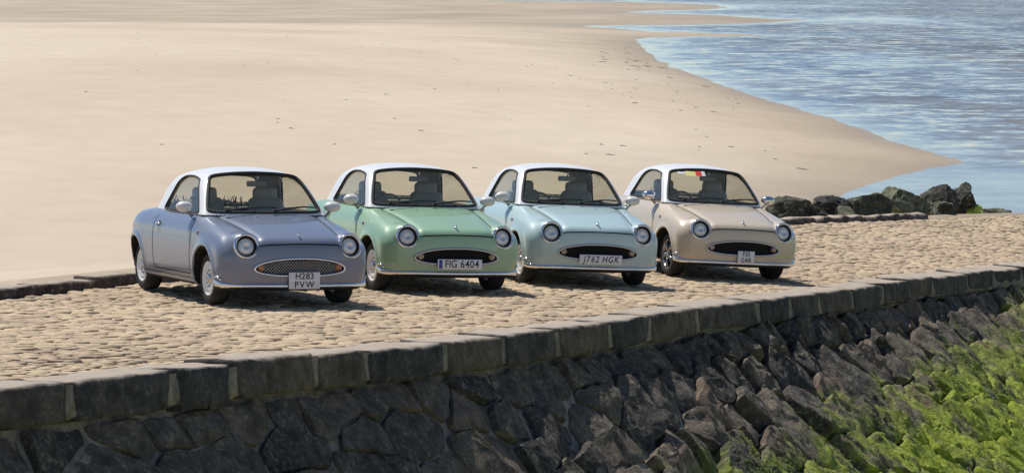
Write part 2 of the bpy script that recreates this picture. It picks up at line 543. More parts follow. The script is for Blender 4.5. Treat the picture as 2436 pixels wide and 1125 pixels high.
# nearest visible ones become single parts
def seen(c):
    return in_view(c, -.005, -.005)
order = sorted(range(len(cob)), key=lambda i: (not seen(cob[i][0]), cob[i][0][1]))
single = set(order[:300])
mbv = []; mbf = []
for i, (c, ds, dt, rot, dz, k) in enumerate(cob):
    R = slip_R(c[0], c[1], rot)
    # random lean of each stone
    lean = Matrix.Rotation(RND.gauss(0, .035), 3, 'X') @ Matrix.Rotation(RND.gauss(0, .035), 3, 'Y')
    R = R @ np.array(lean)
    zs = .40 + .40 * RND.random()
    if i in single:
        o = bpy.data.objects.new('cobble', PMESH[k]); COL.objects.link(o); o.parent = slipway
        m4 = Matrix.Identity(4)
        sc_ = (ds, dt, zs)
        for a in range(3):
            for b in range(3): m4[a][b] = R[a][b] * sc_[b]
            m4[a][3] = c[a] + R[a][2] * dz
        o.matrix_local = m4
    else:
        V, F = PROTO[k]
        Vw = (V * np.array([ds, dt, zs])) @ R.T + c + R[:, 2] * dz
        kk = len(mbv) * 25
        mbv.append(Vw)
        mbf += [tuple(x + kk for x in f) for f in F]
o = link('cobbles', mesh_data('cobbles', np.concatenate(mbv), mbf), M['cobble'], slipway)
at = o.data.attributes.new('tint', 'FLOAT', 'POINT'); at.data.foreach_set('value', np.repeat(np.random.default_rng(4).random(len(mbv)), 25).astype(np.float32))
tag(o, kind='stuff')
print('cobbles', len(cob))

# ------------------------------------------------------------------ sea wall
wall = empty('sea_wall', tuple(P_st(-8, edge_t(-8), -2)))
tag(wall, 'dark battered stone sea wall with squared coping blocks below the cobbled slipway', 'wall')
WOFF = np.array(wall.location)
def frame(s):
    e = .6
    a = P_st(s - e, edge_t(s - e)); b = P_st(s + e, edge_t(s + e))
    tx = b - a; tx /= np.linalg.norm(tx)
    nh = np.array([tx[1], -tx[0], 0.0]); nh /= np.linalg.norm(nh)
    return P_st(s, edge_t(s)), tx, nh
def rough_block(L, D, H, seed, rnd=.03, amp=.012, n=(9, 4, 4)):
    """rounded uneven block; local x along, y outward (face at y=0), z up (top at z=0)"""
    V = []; idx = {}; F = []
    nx, ny, nz_ = n
    def key(i, j, k):
        if (i, j, k) not in idx:
            p = np.array([(i / nx - .5) * L, -D + D * j / ny, -H + H * k / nz_])
            h = np.array([L / 2 - rnd, D / 2 - rnd, H / 2 - rnd]); c = np.array([0, -D / 2, -H / 2])
            q = p - c; cl = np.clip(q, -h, h); d = q - cl; ln = np.linalg.norm(d)
            if ln > 1e-6: q = cl + d / ln * rnd
            p = q + c
            nv = noise.noise_vector(Vector(p * 3.1) + Vector((seed * 7.3, seed * 1.7, 0))) * amp * 1.6 + noise.noise_vector(Vector(p * 9) + Vector((seed * 3.3, 0, seed))) * amp * .6
            p = p + np.array(nv)
            idx[(i, j, k)] = len(V); V.append(p)
        return idx[(i, j, k)]
    for i in range(nx):
        for k in range(nz_):
            F.append((key(i, ny, k), key(i, ny, k + 1), key(i + 1, ny, k + 1), key(i + 1, ny, k)))
            F.append((key(i, 0, k), key(i + 1, 0, k), key(i + 1, 0, k + 1), key(i, 0, k + 1)))
        for j in range(ny):
            F.append((key(i, j, nz_), key(i + 1, j, nz_), key(i + 1, j + 1, nz_), key(i, j + 1, nz_)))
            F.append((key(i, j, 0), key(i, j + 1, 0), key(i + 1, j + 1, 0), key(i + 1, j, 0)))
    for j in range(ny):
        for k in range(nz_):
            F.append((key(0, j, k), key(0, j, k + 1), key(0, j + 1, k + 1), key(0, j + 1, k)))
            F.append((key(nx, j, k), key(nx, j + 1, k), key(nx, j + 1, k + 1), key(nx, j, k + 1)))
    return np.array(V), F
def fix_normals(me):
    bm = bmesh.new(); bm.from_mesh(me)
    bmesh.ops.recalc_face_normals(bm, faces=bm.faces)
    bm.to_mesh(me); bm.free()
    return me
for i, (a, b) in enumerate(zip(JOINTS[:-1], JOINTS[1:])):
    r = random.Random(i + 50)
    pa, _, _ = frame(a); pb, _, _ = frame(b)
    L = np.linalg.norm(pb - pa) - r.choice([.06, .075, .09, .13])
    if i == 5: L -= .05
    mid = (pa + pb) / 2
    tx = (pb - pa) / np.linalg.norm(pb - pa)
    nh = np.array([tx[1], -tx[0], 0.0]); nh /= np.linalg.norm(nh)
    up = np.cross(nh, tx) * -1
    if up[2] < 0: up = -up
    # top follows the slipway surface
    inner = mid - nh * COPW; s_, t_ = st_xy(inner[0], inner[1])
    inner[2] = float(slip_st(s_, t_))
    yd = mid - inner; yd /= np.linalg.norm(yd)
    up = np.cross(tx, yd); up = up if up[2] > 0 else -up
    H = r.uniform(.275, .32)
    V, F = rough_block(L, COPW + .02, H, i, r.uniform(.010, .022), .014, (14, 5, 6))
    ff = (V[:, 1] > -.03) & (V[:, 2] < -.03) & (V[:, 2] > -H + .03) & (np.abs(V[:, 0]) < L / 2 - .03)
    V[:, 1] = np.where(ff, np.maximum(V[:, 1], .004), V[:, 1])
    # slight batter of the outer face
    V[:, 1] += (-V[:, 2] / H) * .03 * (V[:, 1] > -.2)
    V[:, 0] += (V[:, 2] / H) * r.uniform(-.03, .05) * np.sign(V[:, 0])
    Vw = V[:, :1] * tx + V[:, 1:2] * yd + V[:, 2:3] * up + mid + up * r.uniform(.004, .035) + nh * r.uniform(.006, .014)
    me = fix_normals(mesh_data('coping_stone', Vw - WOFF, F))
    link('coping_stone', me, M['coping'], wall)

def batter(s): return math.radians(float(np.interp(s, [-12, -5, 2, 10], [55, 48, 42, 38])))
FS = np.arange(-22, 22.01, .1)
FE = np.array([frame(x)[0] for x in FS]); FN = np.array([frame(x)[2] for x in FS]); FB = np.array([batter(x) for x in FS])
def wall_pt(s, h, d=0.0):
    i = min(max((s + 22) / .1, 0), len(FS) - 1.001); k = int(i); f = i - k
    e = FE[k] * (1 - f) + FE[k + 1] * f; nh = FN[k] * (1 - f) + FN[k + 1] * f; b_ = FB[k] * (1 - f) + FB[k + 1] * f
    fn = nh * math.sin(b_); fn[2] += math.cos(b_)
    p = e + nh * (-.05 + max(h - .3, -.1) / math.tan(b_)) + fn * d
    p[2] -= h
    return p, fn
# mortar core
verts = []; faces = []
us = np.arange(-20, 20.01, .125); hs = np.r_[.012, .08, .16, .235, .27, .34, np.arange(.5, 3.9, .2)]
for u in us:
    for h in hs:
        d = -.03 + .02 * noise.noise(Vector((u * 2.2, h * 3.1, 4))) - .05 * min(1, max(0, (u + 7 + (h - .5) * 3) / 6))
        if h < .25:
            j_ = min(max(int(np.searchsorted(JOINTS, u)) - 1, 0), len(JOINTS) - 2); ja, jb = JOINTS[j_], JOINTS[j_ + 1]
            f_ = (u - ja) / (jb - ja); A_, B_ = frame(ja)[0], frame(jb)[0]
            e_ = A_ + (B_ - A_) * f_; n_ = np.array([B_[1] - A_[1], A_[0] - B_[0], 0.0]); n_ /= np.linalg.norm(n_)
            verts.append(e_ + n_ * (.001 + .03 * h / .31 + .003 * noise.noise(Vector((u * 6, h * 9, 1)))) + np.array([0, 0, -h]) - WOFF)
        else:
            verts.append(wall_pt(u, h, d)[0] - WOFF)
nh_ = len(hs)
for i in range(len(us) - 1):
    for j in range(nh_ - 1):
        faces.append((i * nh_ + j, (i + 1) * nh_ + j, (i + 1) * nh_ + j + 1, i * nh_ + j + 1))
link('mortar', fix_normals(mesh_data('mortar', verts, faces)), M['mortar'], wall)

# voronoi stones on the battered face
r = random.Random(21)
pts = []
u = -19.5
while u < 19.5:                      # a course of small pinning stones under the coping
    du = r.uniform(.25, .95); pts.append((u + du / 2, .43 + r.uniform(-.03, .03))); u += du
tries = 0
rads = [.13] * len(pts)
while tries < 9000:
    tries += 1
    p_ = (r.uniform(-19.5, 19.5), r.uniform(.6, 3.3)); rr_ = r.choice([.16, .2, .24, .28, .34])
    ok = True
    for (a_, b_), q_ in zip(pts, rads):
        dx = (a_ - p_[0]) * .52; dy = b_ - p_[1]
        if dx * dx + dy * dy < ((rr_ + q_) * .82) ** 2: ok = False; break
    if ok: pts.append(p_); rads.append(rr_)
pts = np.array(pts)
def clip_poly(poly, p0, nrm):
    out = []
    m = len(poly)
    for i in range(m):
        a = poly[i]; b = poly[(i + 1) % m]
        da = (a - p0) @ nrm; db = (b - p0) @ nrm
        if da <= 0: out.append(a)
        if da * db < 0: out.append(a + (b - a) * da / (da - db))
    return out
n_stone = 0
TUFTS = []
stuffV = []; stuffF = []
cells = []
for i, p in enumerate(pts):
    c3, _ = wall_pt(p[0], p[1])
    if not in_view(c3, .2, .22): continue
    poly = [np.array(q) for q in ((p[0] - 1.5, .315), (p[0] + 1.5, .315), (p[0] + 1.5, 3.7), (p[0] - 1.5, 3.7))]
    dd = (pts - p) * np.array([.52, 1.0])
    nb = np.argsort((dd ** 2).sum(1))[1:26]
    for j in nb:
        wj = rads[i] / (rads[i] + rads[j]); mid = p + (pts[j] - p) * wj; nv = (pts[j] - p) * np.array([.27, 1.0])
        poly = clip_poly(poly, mid, nv / np.linalg.norm(nv))
        if len(poly) < 3: break
    if len(poly) >= 3: cells.append((p, poly))
cells.sort(key=lambda c: (not in_view(wall_pt(*c[0])[0], 0, 0), c[0][0]))
for ci, (p, poly) in enumerate(cells):
    r = random.Random(900 + ci)
    rug = .50 * float(np.clip((p[0] + 9.0 + (p[1] - .6) * 4.0) / 10.0, 0, 1))       # squared stones near the top left, raw jagged rock lower right
    gap = .006 + .016 * r.random()
    cen = np.mean(poly, 0)
    pl = []
    m = len(poly)
    for k in range(m):
        a = poly[k]; b = poly[(k + 1) % m]
        L = np.linalg.norm(b - a); q = max(1, int(round(L / .06)))
        for z in range(q): pl.append(a + (b - a) * z / q)
    pl = np.array(pl)
    pl = .7 * pl + .15 * np.roll(pl, 1, 0) + .15 * np.roll(pl, -1, 0)
    v = pl - cen; ln = np.linalg.norm(v, axis=1, keepdims=True)
    pl = cen + v * np.clip(1 - gap / ln, .3, 1)
    hw = max(np.abs(v[:, 0]).max(), .05); hh = max(np.abs(v[:, 1]).max(), .05)
    pop = r.uniform(-.015, .02) + rug * r.uniform(-.05, .10)
    wet_ = float(np.clip((ALG + .15 - wall_pt(cen[0], cen[1])[0][2]) / .35, 0, 1)) if cen[0] > -5 else 0.0
    # chiselled face: lowest of a few tilted planes
    planes = []
    for _ in range(5):
        a_ = r.uniform(0, 6.28); sl_ = r.uniform(.05, .22) + rug * r.uniform(.1, .55)
        sl_ *= 1 - .65 * wet_
        planes.append((math.cos(a_) * sl_, math.sin(a_) * sl_ * 1.2, r.uniform(.02, .05) + rug * r.uniform(.0, .07)))
    th = -(r.uniform(-.01, .02) + rug * r.uniform(-.03, .12))       # upper edge stands out
    tu = r.uniform(-.02, .02) + rug * r.uniform(-.14, .05)
    th *= 1 - .6 * wet_; tu *= 1 - .6 * wet_
    amp = .016 + rug * .085
    rings = [(1.0, -.22), (1.0, -.03), (.965, .0), (.88, .0), (.77, .0), (.65, .0), (.52, .0), (.38, .0), (.2, .0)]
    def face_d(q):
        x_, y_ = q[0] - cen[0], q[1] - cen[1]
        w3 = Vector((q[0] * 2.3, q[1] * 2.3, ci * .37))
        f_ = min(pa_ * x_ + pb_ * y_ + pc_ for pa_, pb_, pc_ in planes)
        f_ = max(f_, -.03 - rug * .08)
        nz_ = noise.noise(w3) * amp + (.5 - abs(noise.noise(w3 * 2.7))) * amp * 1.1 + noise.noise(w3 * 6.1) * amp * .55 + (.4 - abs(noise.noise(w3 * 11.0))) * amp * .45
        if wet_ > 0:
            nz_ = nz_ * (1 - .75 * wet_) + wet_ * (.075 * abs(noise.noise(w3 * 2.1)) + .055 * abs(noise.noise(w3 * 4.6)) + .03 * abs(noise.noise(w3 * 9.5)))
        return f_ + pop + tu * x_ / hw + th * y_ / hh + nz_
    n = len(pl); V = []; F = []
    for (sc_, d0) in rings:
        for k in range(n):
            q = cen + (pl[k] - cen) * sc_
            w3 = Vector((q[0] * 2.3, q[1] * 2.3, ci * .37))
            d = d0 if d0 < -.1 else d0 + face_d(q)
            du_ = noise.noise(w3 * 2.4 + Vector((9, 0, 0))) * amp * .8; dh_ = noise.noise(w3 * 2.4 + Vector((0, 9, 0))) * amp * .8
            V.append(wall_pt(q[0] + du_, q[1] + dh_, d)[0])
    V.append(wall_pt(cen[0], cen[1], face_d(cen))[0])
    for j in range(len(rings) - 1):
        for k in range(n):
            l = (k + 1) % n
            F.append((j * n + k, j * n + l, (j + 1) * n + l, (j + 1) * n + k))
    j = len(rings) - 1
    for k in range(n): F.append((j * n + k, j * n + (k + 1) % n, len(rings) * n))
    if cen[0] > -4:
        area = 4 * hw * hh
        for _ in range(int(area * 2600)):
            k = r.randrange(n); q = cen + (pl[k] - cen) * math.sqrt(r.random()) * .97
            d_ = face_d(q)
            p3, fn_ = wall_pt(q[0], q[1], d_ + .004)
            lim = ALG + .55 * noise.noise(Vector((q[0] * .8, q[1] * 1.0, 3))) + .5 * noise.noise(Vector((q[0] * 2.2, q[1] * 2.6, 8))) - .12
            if p3[2] > lim or noise.noise(Vector((q[0] * 1.5, q[1] * 1.9, 30))) + .5 * noise.noise(Vector((q[0] * 4, q[1] * 5, 31))) < -.02: continue
            if in_view(p3, .03, .03): TUFTS.append((p3, fn_, r.uniform(.005, .013)))
    if ci < 300:
        me = fix_normals(mesh_data('stone', np.array(V) - WOFF, F)); (me.set_sharp_from_angle(angle=math.radians(34)) if wet_ < .35 else None)
        link('stone', me, M['wall_stone'], wall); n_stone += 1
    else:
        kk = sum(len(x) for x in stuffV)
        stuffV.append(np.array(V) - WOFF); stuffF += [tuple(x + kk for x in f) for f in F]
if stuffV:
    o = link('stones', fix_normals(mesh_data('stones', np.concatenate(stuffV), stuffF)), M['wall_stone'], wall)
    tag(o, kind='stuff')
print('wall stones', len(cells))

# fuzzy tufts of green weed growing on the lower stones
r = random.Random(5)
V = []; F = []
for (c_, fn_, sz_) in TUFTS:
    c = Vector(c_); nrm = Vector(fn_)
    a = nrm.orthogonal().normalized(); b = nrm.cross(a)
    for q in range(3):
        an = r.uniform(0, 6.28); out_ = a * math.cos(an) + b * math.sin(an)
        tip = c + (out_ * r.uniform(.3, 1.1) + nrm * r.uniform(.3, 1.1)) * sz_
        side = out_.cross(nrm) * sz_ * r.uniform(.25, .5)
        base = c + out_ * sz_ * r.uniform(-.5, .5)
        k0 = len(V); V += [tuple(base - side), tuple(base + side), tuple(tip)]; F.append((k0, k0 + 1, k0 + 2))
if F:
    o = link('green_seaweed', mesh_data('green_seaweed', V, F, False), M['green'])
    tag(o, 'bright green seaweed clinging to the lower wall stones at right', 'seaweed', kind='stuff')
print('tufts', len(TUFTS))

# ------------------------------------------------------------------ kerb along the back of the slipway
kerb = empty('stone_kerb', tuple(P_st(-4, float(back_t(-4)))))
tag(kerb, 'low kerb of long stone blocks between the slipway and the sand', 'kerb')
KOFF = np.array(kerb.location)
s = -12.0; i = 0
while s < 23.5:
    r = random.Random(300 + i)
    L0 = r.uniform(.9, 1.25)
    a = P_st(s, float(back_t(s))); b = P_st(s + L0, float(back_t(s + L0)))
    tx = b - a; L = np.linalg.norm(tx); tx /= L
    nh = np.array([tx[1], -tx[0], 0]); nh /= np.linalg.norm(nh)
    up = np.cross(tx, nh); up = up if up[2] > 0 else -up
    hgt = .095 if s < 6 else (.09 if s < 14 else .035)
    V, F = rough_block(L - .03, .34, .35, 40 + i, .03, .016 if s < 10 else .03, (7, 3, 3))
    Vw = V[:, :1] * tx + V[:, 1:2] * nh + V[:, 2:3] * up + (a + b) / 2 + nh * .34 + up * (hgt + r.uniform(-.015, .015))
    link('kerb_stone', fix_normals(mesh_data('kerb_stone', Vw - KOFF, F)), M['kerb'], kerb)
    s += L0; i += 1

# ------------------------------------------------------------------ beach and water
SHORE = [(9.12, 100.8), (10.24, 105.92), (11.37, 110.46), (12.49, 114.42), (13.88, 120.26), (14.91, 123.83), (15.9, 125.9), (16.7, 127.9), (16.75, 129.6), (16.6, 132.6), (16.69, 141.59), (16.42, 152.31), (16.16, 165.27), (15.61, 183.07), (14.7, 202.11), (13.97, 222.79), (13.26, 251.6), (12.92, 285.92), (13.23, 329.06), (14.01, 374.2), (14.43, 395.93), (15.74, 410.83), (18.08, 423.59), (23.2, 430.26), (29.1, 430.26), (34.75, 433.68), (31.16, 444.27), (23.78, 451.63), (19.93, 467.08), (16.24, 496.84), (12.05, 530.64), (17.69, 541.16), (25.79, 541.16), (37.02, 557.74), (46.34, 587.75), (55.17, 621.18), (50.11, 635.63), (46.74, 666.67), (44.46, 709.99), (37.05, 738.79), (25.52, 781.04), (35.34, 828.41), (49.23, 854.31), (61.37, 942.74), (63.21, 1051.58), (54.27, 1139.25), (35.96, 1242.87), (-2.92, 1302.07)]
POLY = np.array([(8.2, 92.0), (8.0, 80.0), (9.5, 68.0), (12, 60), (14, 40), (10, 8)][::-1] + SHORE + [(-300, 1500), (-700, 1500), (-700, 8)])
POLY = np.array([(10, 8), (14, 40), (12, 60), (9.5, 68.0), (8.0, 80.0), (8.2, 92.0)] + SHORE + [(-300, 1500), (-700, 1500), (-700, 8)])
def poly_sd(P, X, Y):
    d = np.full(X.shape, 1e18); ins = np.zeros(X.shape, bool)
    n = len(P)
    for i in range(n):
        a = P[i]; b = P[(i + 1) % n]
        ex, ey = b - a
        wx = X - a[0]; wy = Y - a[1]
        h = np.clip((wx * ex + wy * ey) / (ex * ex + ey * ey), 0, 1)
        d = np.minimum(d, (wx - ex * h) ** 2 + (wy - ey * h) ** 2)
        c = ((a[1] > Y) != (b[1] > Y))
        with np.errstate(divide='ignore', invalid='ignore'):
            xi = (b[0] - a[0]) * (Y - a[1]) / (b[1] - a[1] + 1e-12) + a[0]
        ins ^= c & (X < xi)
    return np.where(ins, 1, -1) * np.sqrt(d)
Yr = 16 * (1500 / 16.0) ** (np.arange(430) / 429.0)
Ur = np.linspace(-1.9, 1.5, 250)
Yg = np.repeat(Yr[:, None], 250, 1)
Xg = Ur[None, :] * (Yg * .18 + 7)
sd = poly_sd(POLY, Xg, Yg)
def beach_h(sd, X, Y):
    g = np.where(sd > 0, 3.9 * (1 - np.exp(-sd / 36.0)), sd * .05)
    g = np.where(sd > 0, g * (1 - .92 * np.clip((Y - 230) / 330.0, 0, 1)), g)
    return np.maximum(g, -1.5)
for i in range(sd.shape[0]):
    for j in range(sd.shape[1]):
        if abs(sd[i, j]) < 14:
            x, y = Xg[i, j], Yg[i, j]
            sd[i, j] += noise.noise(Vector((x * .22, y * .10, 7))) * (.4 + y * .0008) + noise.noise(Vector((x * .07, y * .035, 9))) * (.4 + y * .0015)
Zg = beach_h(sd, Xg, Yg)
for i in range(Zg.shape[0]):
    for j in range(Zg.shape[1]):
        x, y = Xg[i, j], Yg[i, j]
        if sd[i, j] > 0:
            Zg[i, j] += (noise.noise(Vector((x * .045, y * .03, 1))) * .22 + noise.noise(Vector((x * .3, y * .2, 5))) * .03) * min(1, sd[i, j] / 25)
sg, tg = st_xy(Xg, Yg)
tb = back_t(sg); outd = tb - tg        # >0 behind the kerb
kt = slip_st(sg, tb) + .13
cap = kt - .01 + np.clip(outd, 0, 30) * .05
near = (sg > -40) & (sg < 34)
left = sg < 6
# sand banked level with the kerb at the left, lower than it further down the slip
Z2 = np.where(near & (outd > 0), np.minimum(Zg, cap), Zg)
bl = np.clip(1 - outd / 14.0, 0, 1) * np.clip((10 - sg) / 8, 0, 1)
Z2 = np.where(near & (outd > 0), Z2 * (1 - bl) + cap * bl, Z2)
inside = near & (outd <= 0)
Z2 = np.where(inside, slip_st(sg, np.clip(tg, -10, 5)) - .06 - np.clip(-outd, 0, 2) * .4, Z2)
et = np.interp(sg, [e[0] for e in EDGE], [e[1] for e in EDGE])
Z2 = np.where((tg > et - 1.5), -1.45, Z2)
verts = np.stack([Xg, Yg, Z2], -1).reshape(-1, 3)
nc = 250
ii, jj = np.meshgrid(np.arange(429), np.arange(249), indexing='ij')
k = (ii * nc + jj).ravel()
faces = np.stack([k, k + 1, k + nc + 1, k + nc], 1)
beach = link('beach', mesh_data('beach', verts, faces), M['sand'])
tag(beach, kind='structure')

ys_ = np.r_[60 * (1500 / 60.0) ** (np.arange(220) / 219.0), 2000, 3000, 5000, 9000]
us_ = np.linspace(-1, 1, 200); us_ = np.sinh(us_ * 3.2) / np.sinh(3.2) * 6
Ys = np.repeat(ys_[:, None], 200, 1); Xs = us_[None, :] * (Ys * .2 + 30) + 10
sds = poly_sd(POLY, Xs, Ys)
calm = np.clip(np.exp(-np.maximum(-sds, 0) / (2.5 + Ys * .028)), 0, 1)
calm = np.maximum(calm, np.clip((142 - Ys) / 22, 0, 1))
k = (np.arange(len(ys_) - 1)[:, None] * 200 + np.arange(199)[None, :]).ravel()
me = mesh_data('sea', np.stack([Xs, Ys, 0 * Xs], -1).reshape(-1, 3), np.stack([k, k + 1, k + 201, k + 200], 1))
at = me.attributes.new('calm', 'FLOAT', 'POINT'); at.data.foreach_set('value', calm.ravel().astype(np.float32))
sea = link('sea', me, M['water'])
tag(sea, kind='structure')
# ground below everything, so that nothing floats
me = mesh_data('sea_bed', [(-3000, -200, -1.6), (4000, -200, -1.6), (4000, 9500, -1.6), (-3000, 9500, -1.6)], [(0, 1, 2, 3)], smooth=False)
tag(link('sea_bed', me, M['sand']), kind='structure')
# foreshore at the foot of the wall
verts = []; faces = []
us = np.arange(-20, 20.1, .8)
for u in us:
    a, fn = wall_pt(u, 3.4, -.05); e, tx, nh = frame(u)
    for q, dz in ((0, 0), (1.5, -.5), (5, -1.2), (14, -2.0)):
        p3 = a + nh * q; verts.append((p3[0], p3[1], max(p3[2] + dz, -.4) + .1 * noise.noise(Vector((u, q, 2)))))
for i in range(len(us) - 1):
    for k in range(3): faces.append((i * 4 + k, (i + 1) * 4 + k, (i + 1) * 4 + k + 1, i * 4 + k + 1))
tag(link('foreshore', fix_normals(mesh_data('foreshore', verts, faces)), M['wall_stone']), kind='structure')

def beach_z(x, y):
    j = (x / (y * .18 + 7) + 1.9) / 3.4 * 249; i = math.log(y / 16) / math.log(1500 / 16.0) * 429
    i0 = int(min(max(i, 0), 428)); j0 = int(min(max(j, 0), 248)); fi = i - i0; fj = j - j0
    return (Z2[i0, j0] * (1 - fi) + Z2[i0 + 1, j0] * fi) * (1 - fj) + (Z2[i0, j0 + 1] * (1 - fi) + Z2[i0 + 1, j0 + 1] * fi) * fj

# scraps of dark weed on the sand
r = random.Random(11)
V = []; F = []
spots = []
for i in range(60): spots.append((r.gauss(11, 2.2), r.gauss(300, 45), r.uniform(.12, .45)))
for i in range(90):
    y = r.uniform(70, 330); spots.append((r.uniform(-.12, .06) * y + r.uniform(-3, 3), y, r.uniform(.05, .16)))
for i in range(40):
    y = r.uniform(110, 260); spots.append((.035 * y + r.uniform(-2, 6), y, r.uniform(.06, .2)))
for x, y, sz in spots:
    z = beach_z(x, y)
    if z < .12: continue
    k0 = len(V); m = 7
    el = r.uniform(.8, 2.2); rot = r.uniform(-.5, .5)
    for k in range(m):
        an = 2 * math.pi * k / m; q = sz * r.uniform(.6, 1.2)
        dx = math.cos(an) * q * el; dy = math.sin(an) * q
        V.append((x + dx * math.cos(rot) - dy * math.sin(rot), y + dx * math.sin(rot) + dy * math.cos(rot), z - .03))
    V.append((x, y, z + .10 * sz + .02))
    for k in range(m): F.append((k0 + k, k0 + (k + 1) % m, k0 + m))
o = link('seaweed_scraps', mesh_data('seaweed_scraps', V, F), M['weed'])
tag(o, 'small dark scraps of seaweed scattered over the pale sand', 'seaweed', kind='stuff')

# ------------------------------------------------------------------ boulders at the back edge
def boulder(name, c, size, seed, mat, label, rotz=0, cuts=11):
    r = random.Random(seed)
    bm = bmesh.new()
    bmesh.ops.create_icosphere(bm, subdivisions=4, radius=1)
    planes = []
    for k in range(cuts):
        v = Vector((r.gauss(0, 1), r.gauss(0, 1), r.gauss(0, .8))).normalized()
        planes.append((v, r.uniform(.48, .80)))
    for v in bm.verts:
        for n_, d in planes:
            q = v.co.dot(n_) - d
            if q > 0: v.co -= n_ * q * .97
    for v in bm.verts:
        p = v.co * 1.8 + Vector((seed * 3.1, 0, 0))
        v.co += v.co.normalized() * (noise.noise(p) * .10 + (.3 - abs(noise.noise(p * 2.6))) * .16 + noise.noise(p * 6) * .05 + noise.noise(p * 13) * .025)
        v.co = Vector((v.co.x * size[0] * 1.25, v.co.y * size[1] * 1.2, v.co.z * size[2] * 1.0))
    me = bpy.data.meshes.new(name); bm.to_mesh(me); bm.free()
    me.polygons.foreach_set('use_smooth', [True] * len(me.polygons)); me.set_sharp_from_angle(angle=math.radians(28))
    o = link(name, me, mat)
    o.location = c; o.rotation_euler = (r.uniform(-.2, .2), r.uniform(-.2, .2), rotz)
    tag(o, label, 'rock', 'boulders at the back edge of the slipway')
    return o
def edge_back(px_x, back=.5, dz=0.0):
    """point a little behind the back kerb for a bearing given as slope x/y"""
    lo, hi = 5.0, 33.0
    for _ in range(50):
        m = (lo + hi) / 2
        p = xy_st(m, float(back_t(m)) - back)
        if p[0] / p[1] < px_x: lo = m
        else: hi = m
    z = float(slip_st(m, float(back_t(m)))) + dz
    return (p[0], p[1], z)
bx = lambda u: (u - 1218) / 8000.0
boulder('boulder', edge_back(bx(1893), .55, .03), (.46, .5, .34), 1, M['rock'], 'weedy dark boulder nearest the beige car, low and rounded', .3)
boulder('boulder', edge_back(bx(1972), .7, .02), (.38, .42, .33), 2, M['rock'], 'flat dark boulder, second from the beige car', 1.1)
boulder('boulder', edge_back(bx(2055), .6, .06), (.52, .5, .34), 3, M['rock'], 'broad dark boulder with green weed left of the pale boulder', .6)
boulder('boulder', edge_back(bx(2148), .6, .10), (.50, .5, .44), 14, M['rock_pale'], 'largest pale olive boulder lit by the sun, middle of the row', .2)
boulder('boulder', edge_back(bx(2225), .7, .16), (.40, .5, .40), 25, M['rock'], 'dark angular boulder just right of the pale boulder', .8)
boulder('boulder', edge_back(bx(2284), .6, .12), (.42, .5, .44), 6, M['rock'], 'dark pointed boulder at the right end of the row', .1)
boulder('boulder', edge_back(bx(1935), .25, -.02), (.24, .28, .20), 31, M['rock'], 'small dark stone wedged between the first two boulders', .9)
boulder('boulder', edge_back(bx(2012), .3, .0), (.30, .26, .17), 32, M['rock_pale'], 'low flat grey-green stone in front of the second and third boulders', .4)
boulder('boulder', edge_back(bx(2245), .2, -.02), (.36, .3, .22), 33, M['rock'], 'low dark slab in front of the two right-hand boulders', 1.3)
boulder('boulder', edge_back(bx(2318), .3, -.06), (.22, .3, .20), 7, M['green'], 'small bright green weed-covered stone at the right end of the row', .1)
boulder('boulder', edge_back(bx(2372), .4, -.10), (.30, .3, .20), 8, M['rock_pale'], 'small flat olive stone at the far right edge of the slipway', .5)


# ------------------------------------------------------------------ cars: a small retro coupe built from a distance field
def spline(xs, ys):
    xs = np.array(xs, float); ys = np.array(ys, float)
    m = np.gradient(ys, xs)
    def f(x):
        x = np.clip(x, xs[0], xs[-1])
        i = np.clip(np.searchsorted(xs, x) - 1, 0, len(xs) - 2)
        h = xs[i + 1] - xs[i]; t = (x - xs[i]) / h
        return ((2 * t ** 3 - 3 * t ** 2 + 1) * ys[i] + (t ** 3 - 2 * t ** 2 + t) * h * m[i] + (-2 * t ** 3 + 3 * t ** 2) * ys[i + 1] + (t ** 3 - t ** 2) * h * m[i + 1])
    return f
def smax(a, b, k):
    h = np.maximum(k - np.abs(a - b), 0) / k
    return np.maximum(a, b) + h * h * k * .25
def smin(a, b, k): return -smax(-a, -b, k)
TOPC = spline([-3.2, -3.02, -2.85, -2.6, -2.3, -1.8, -1.2, -.6, -.35, 0, .3, .5, .62, .75, .95],
              [.60, .72, .80, .868, .905, .925, .925, .925, .915, .868, .808, .755, .715, .65, .52])
HLX, HLY, HLZ = .612, .562, .628
WR = .268
def arch_r(x, z):
    return np.minimum(np.hypot(x, z - .285), np.hypot(x + 2.3, z - .275))
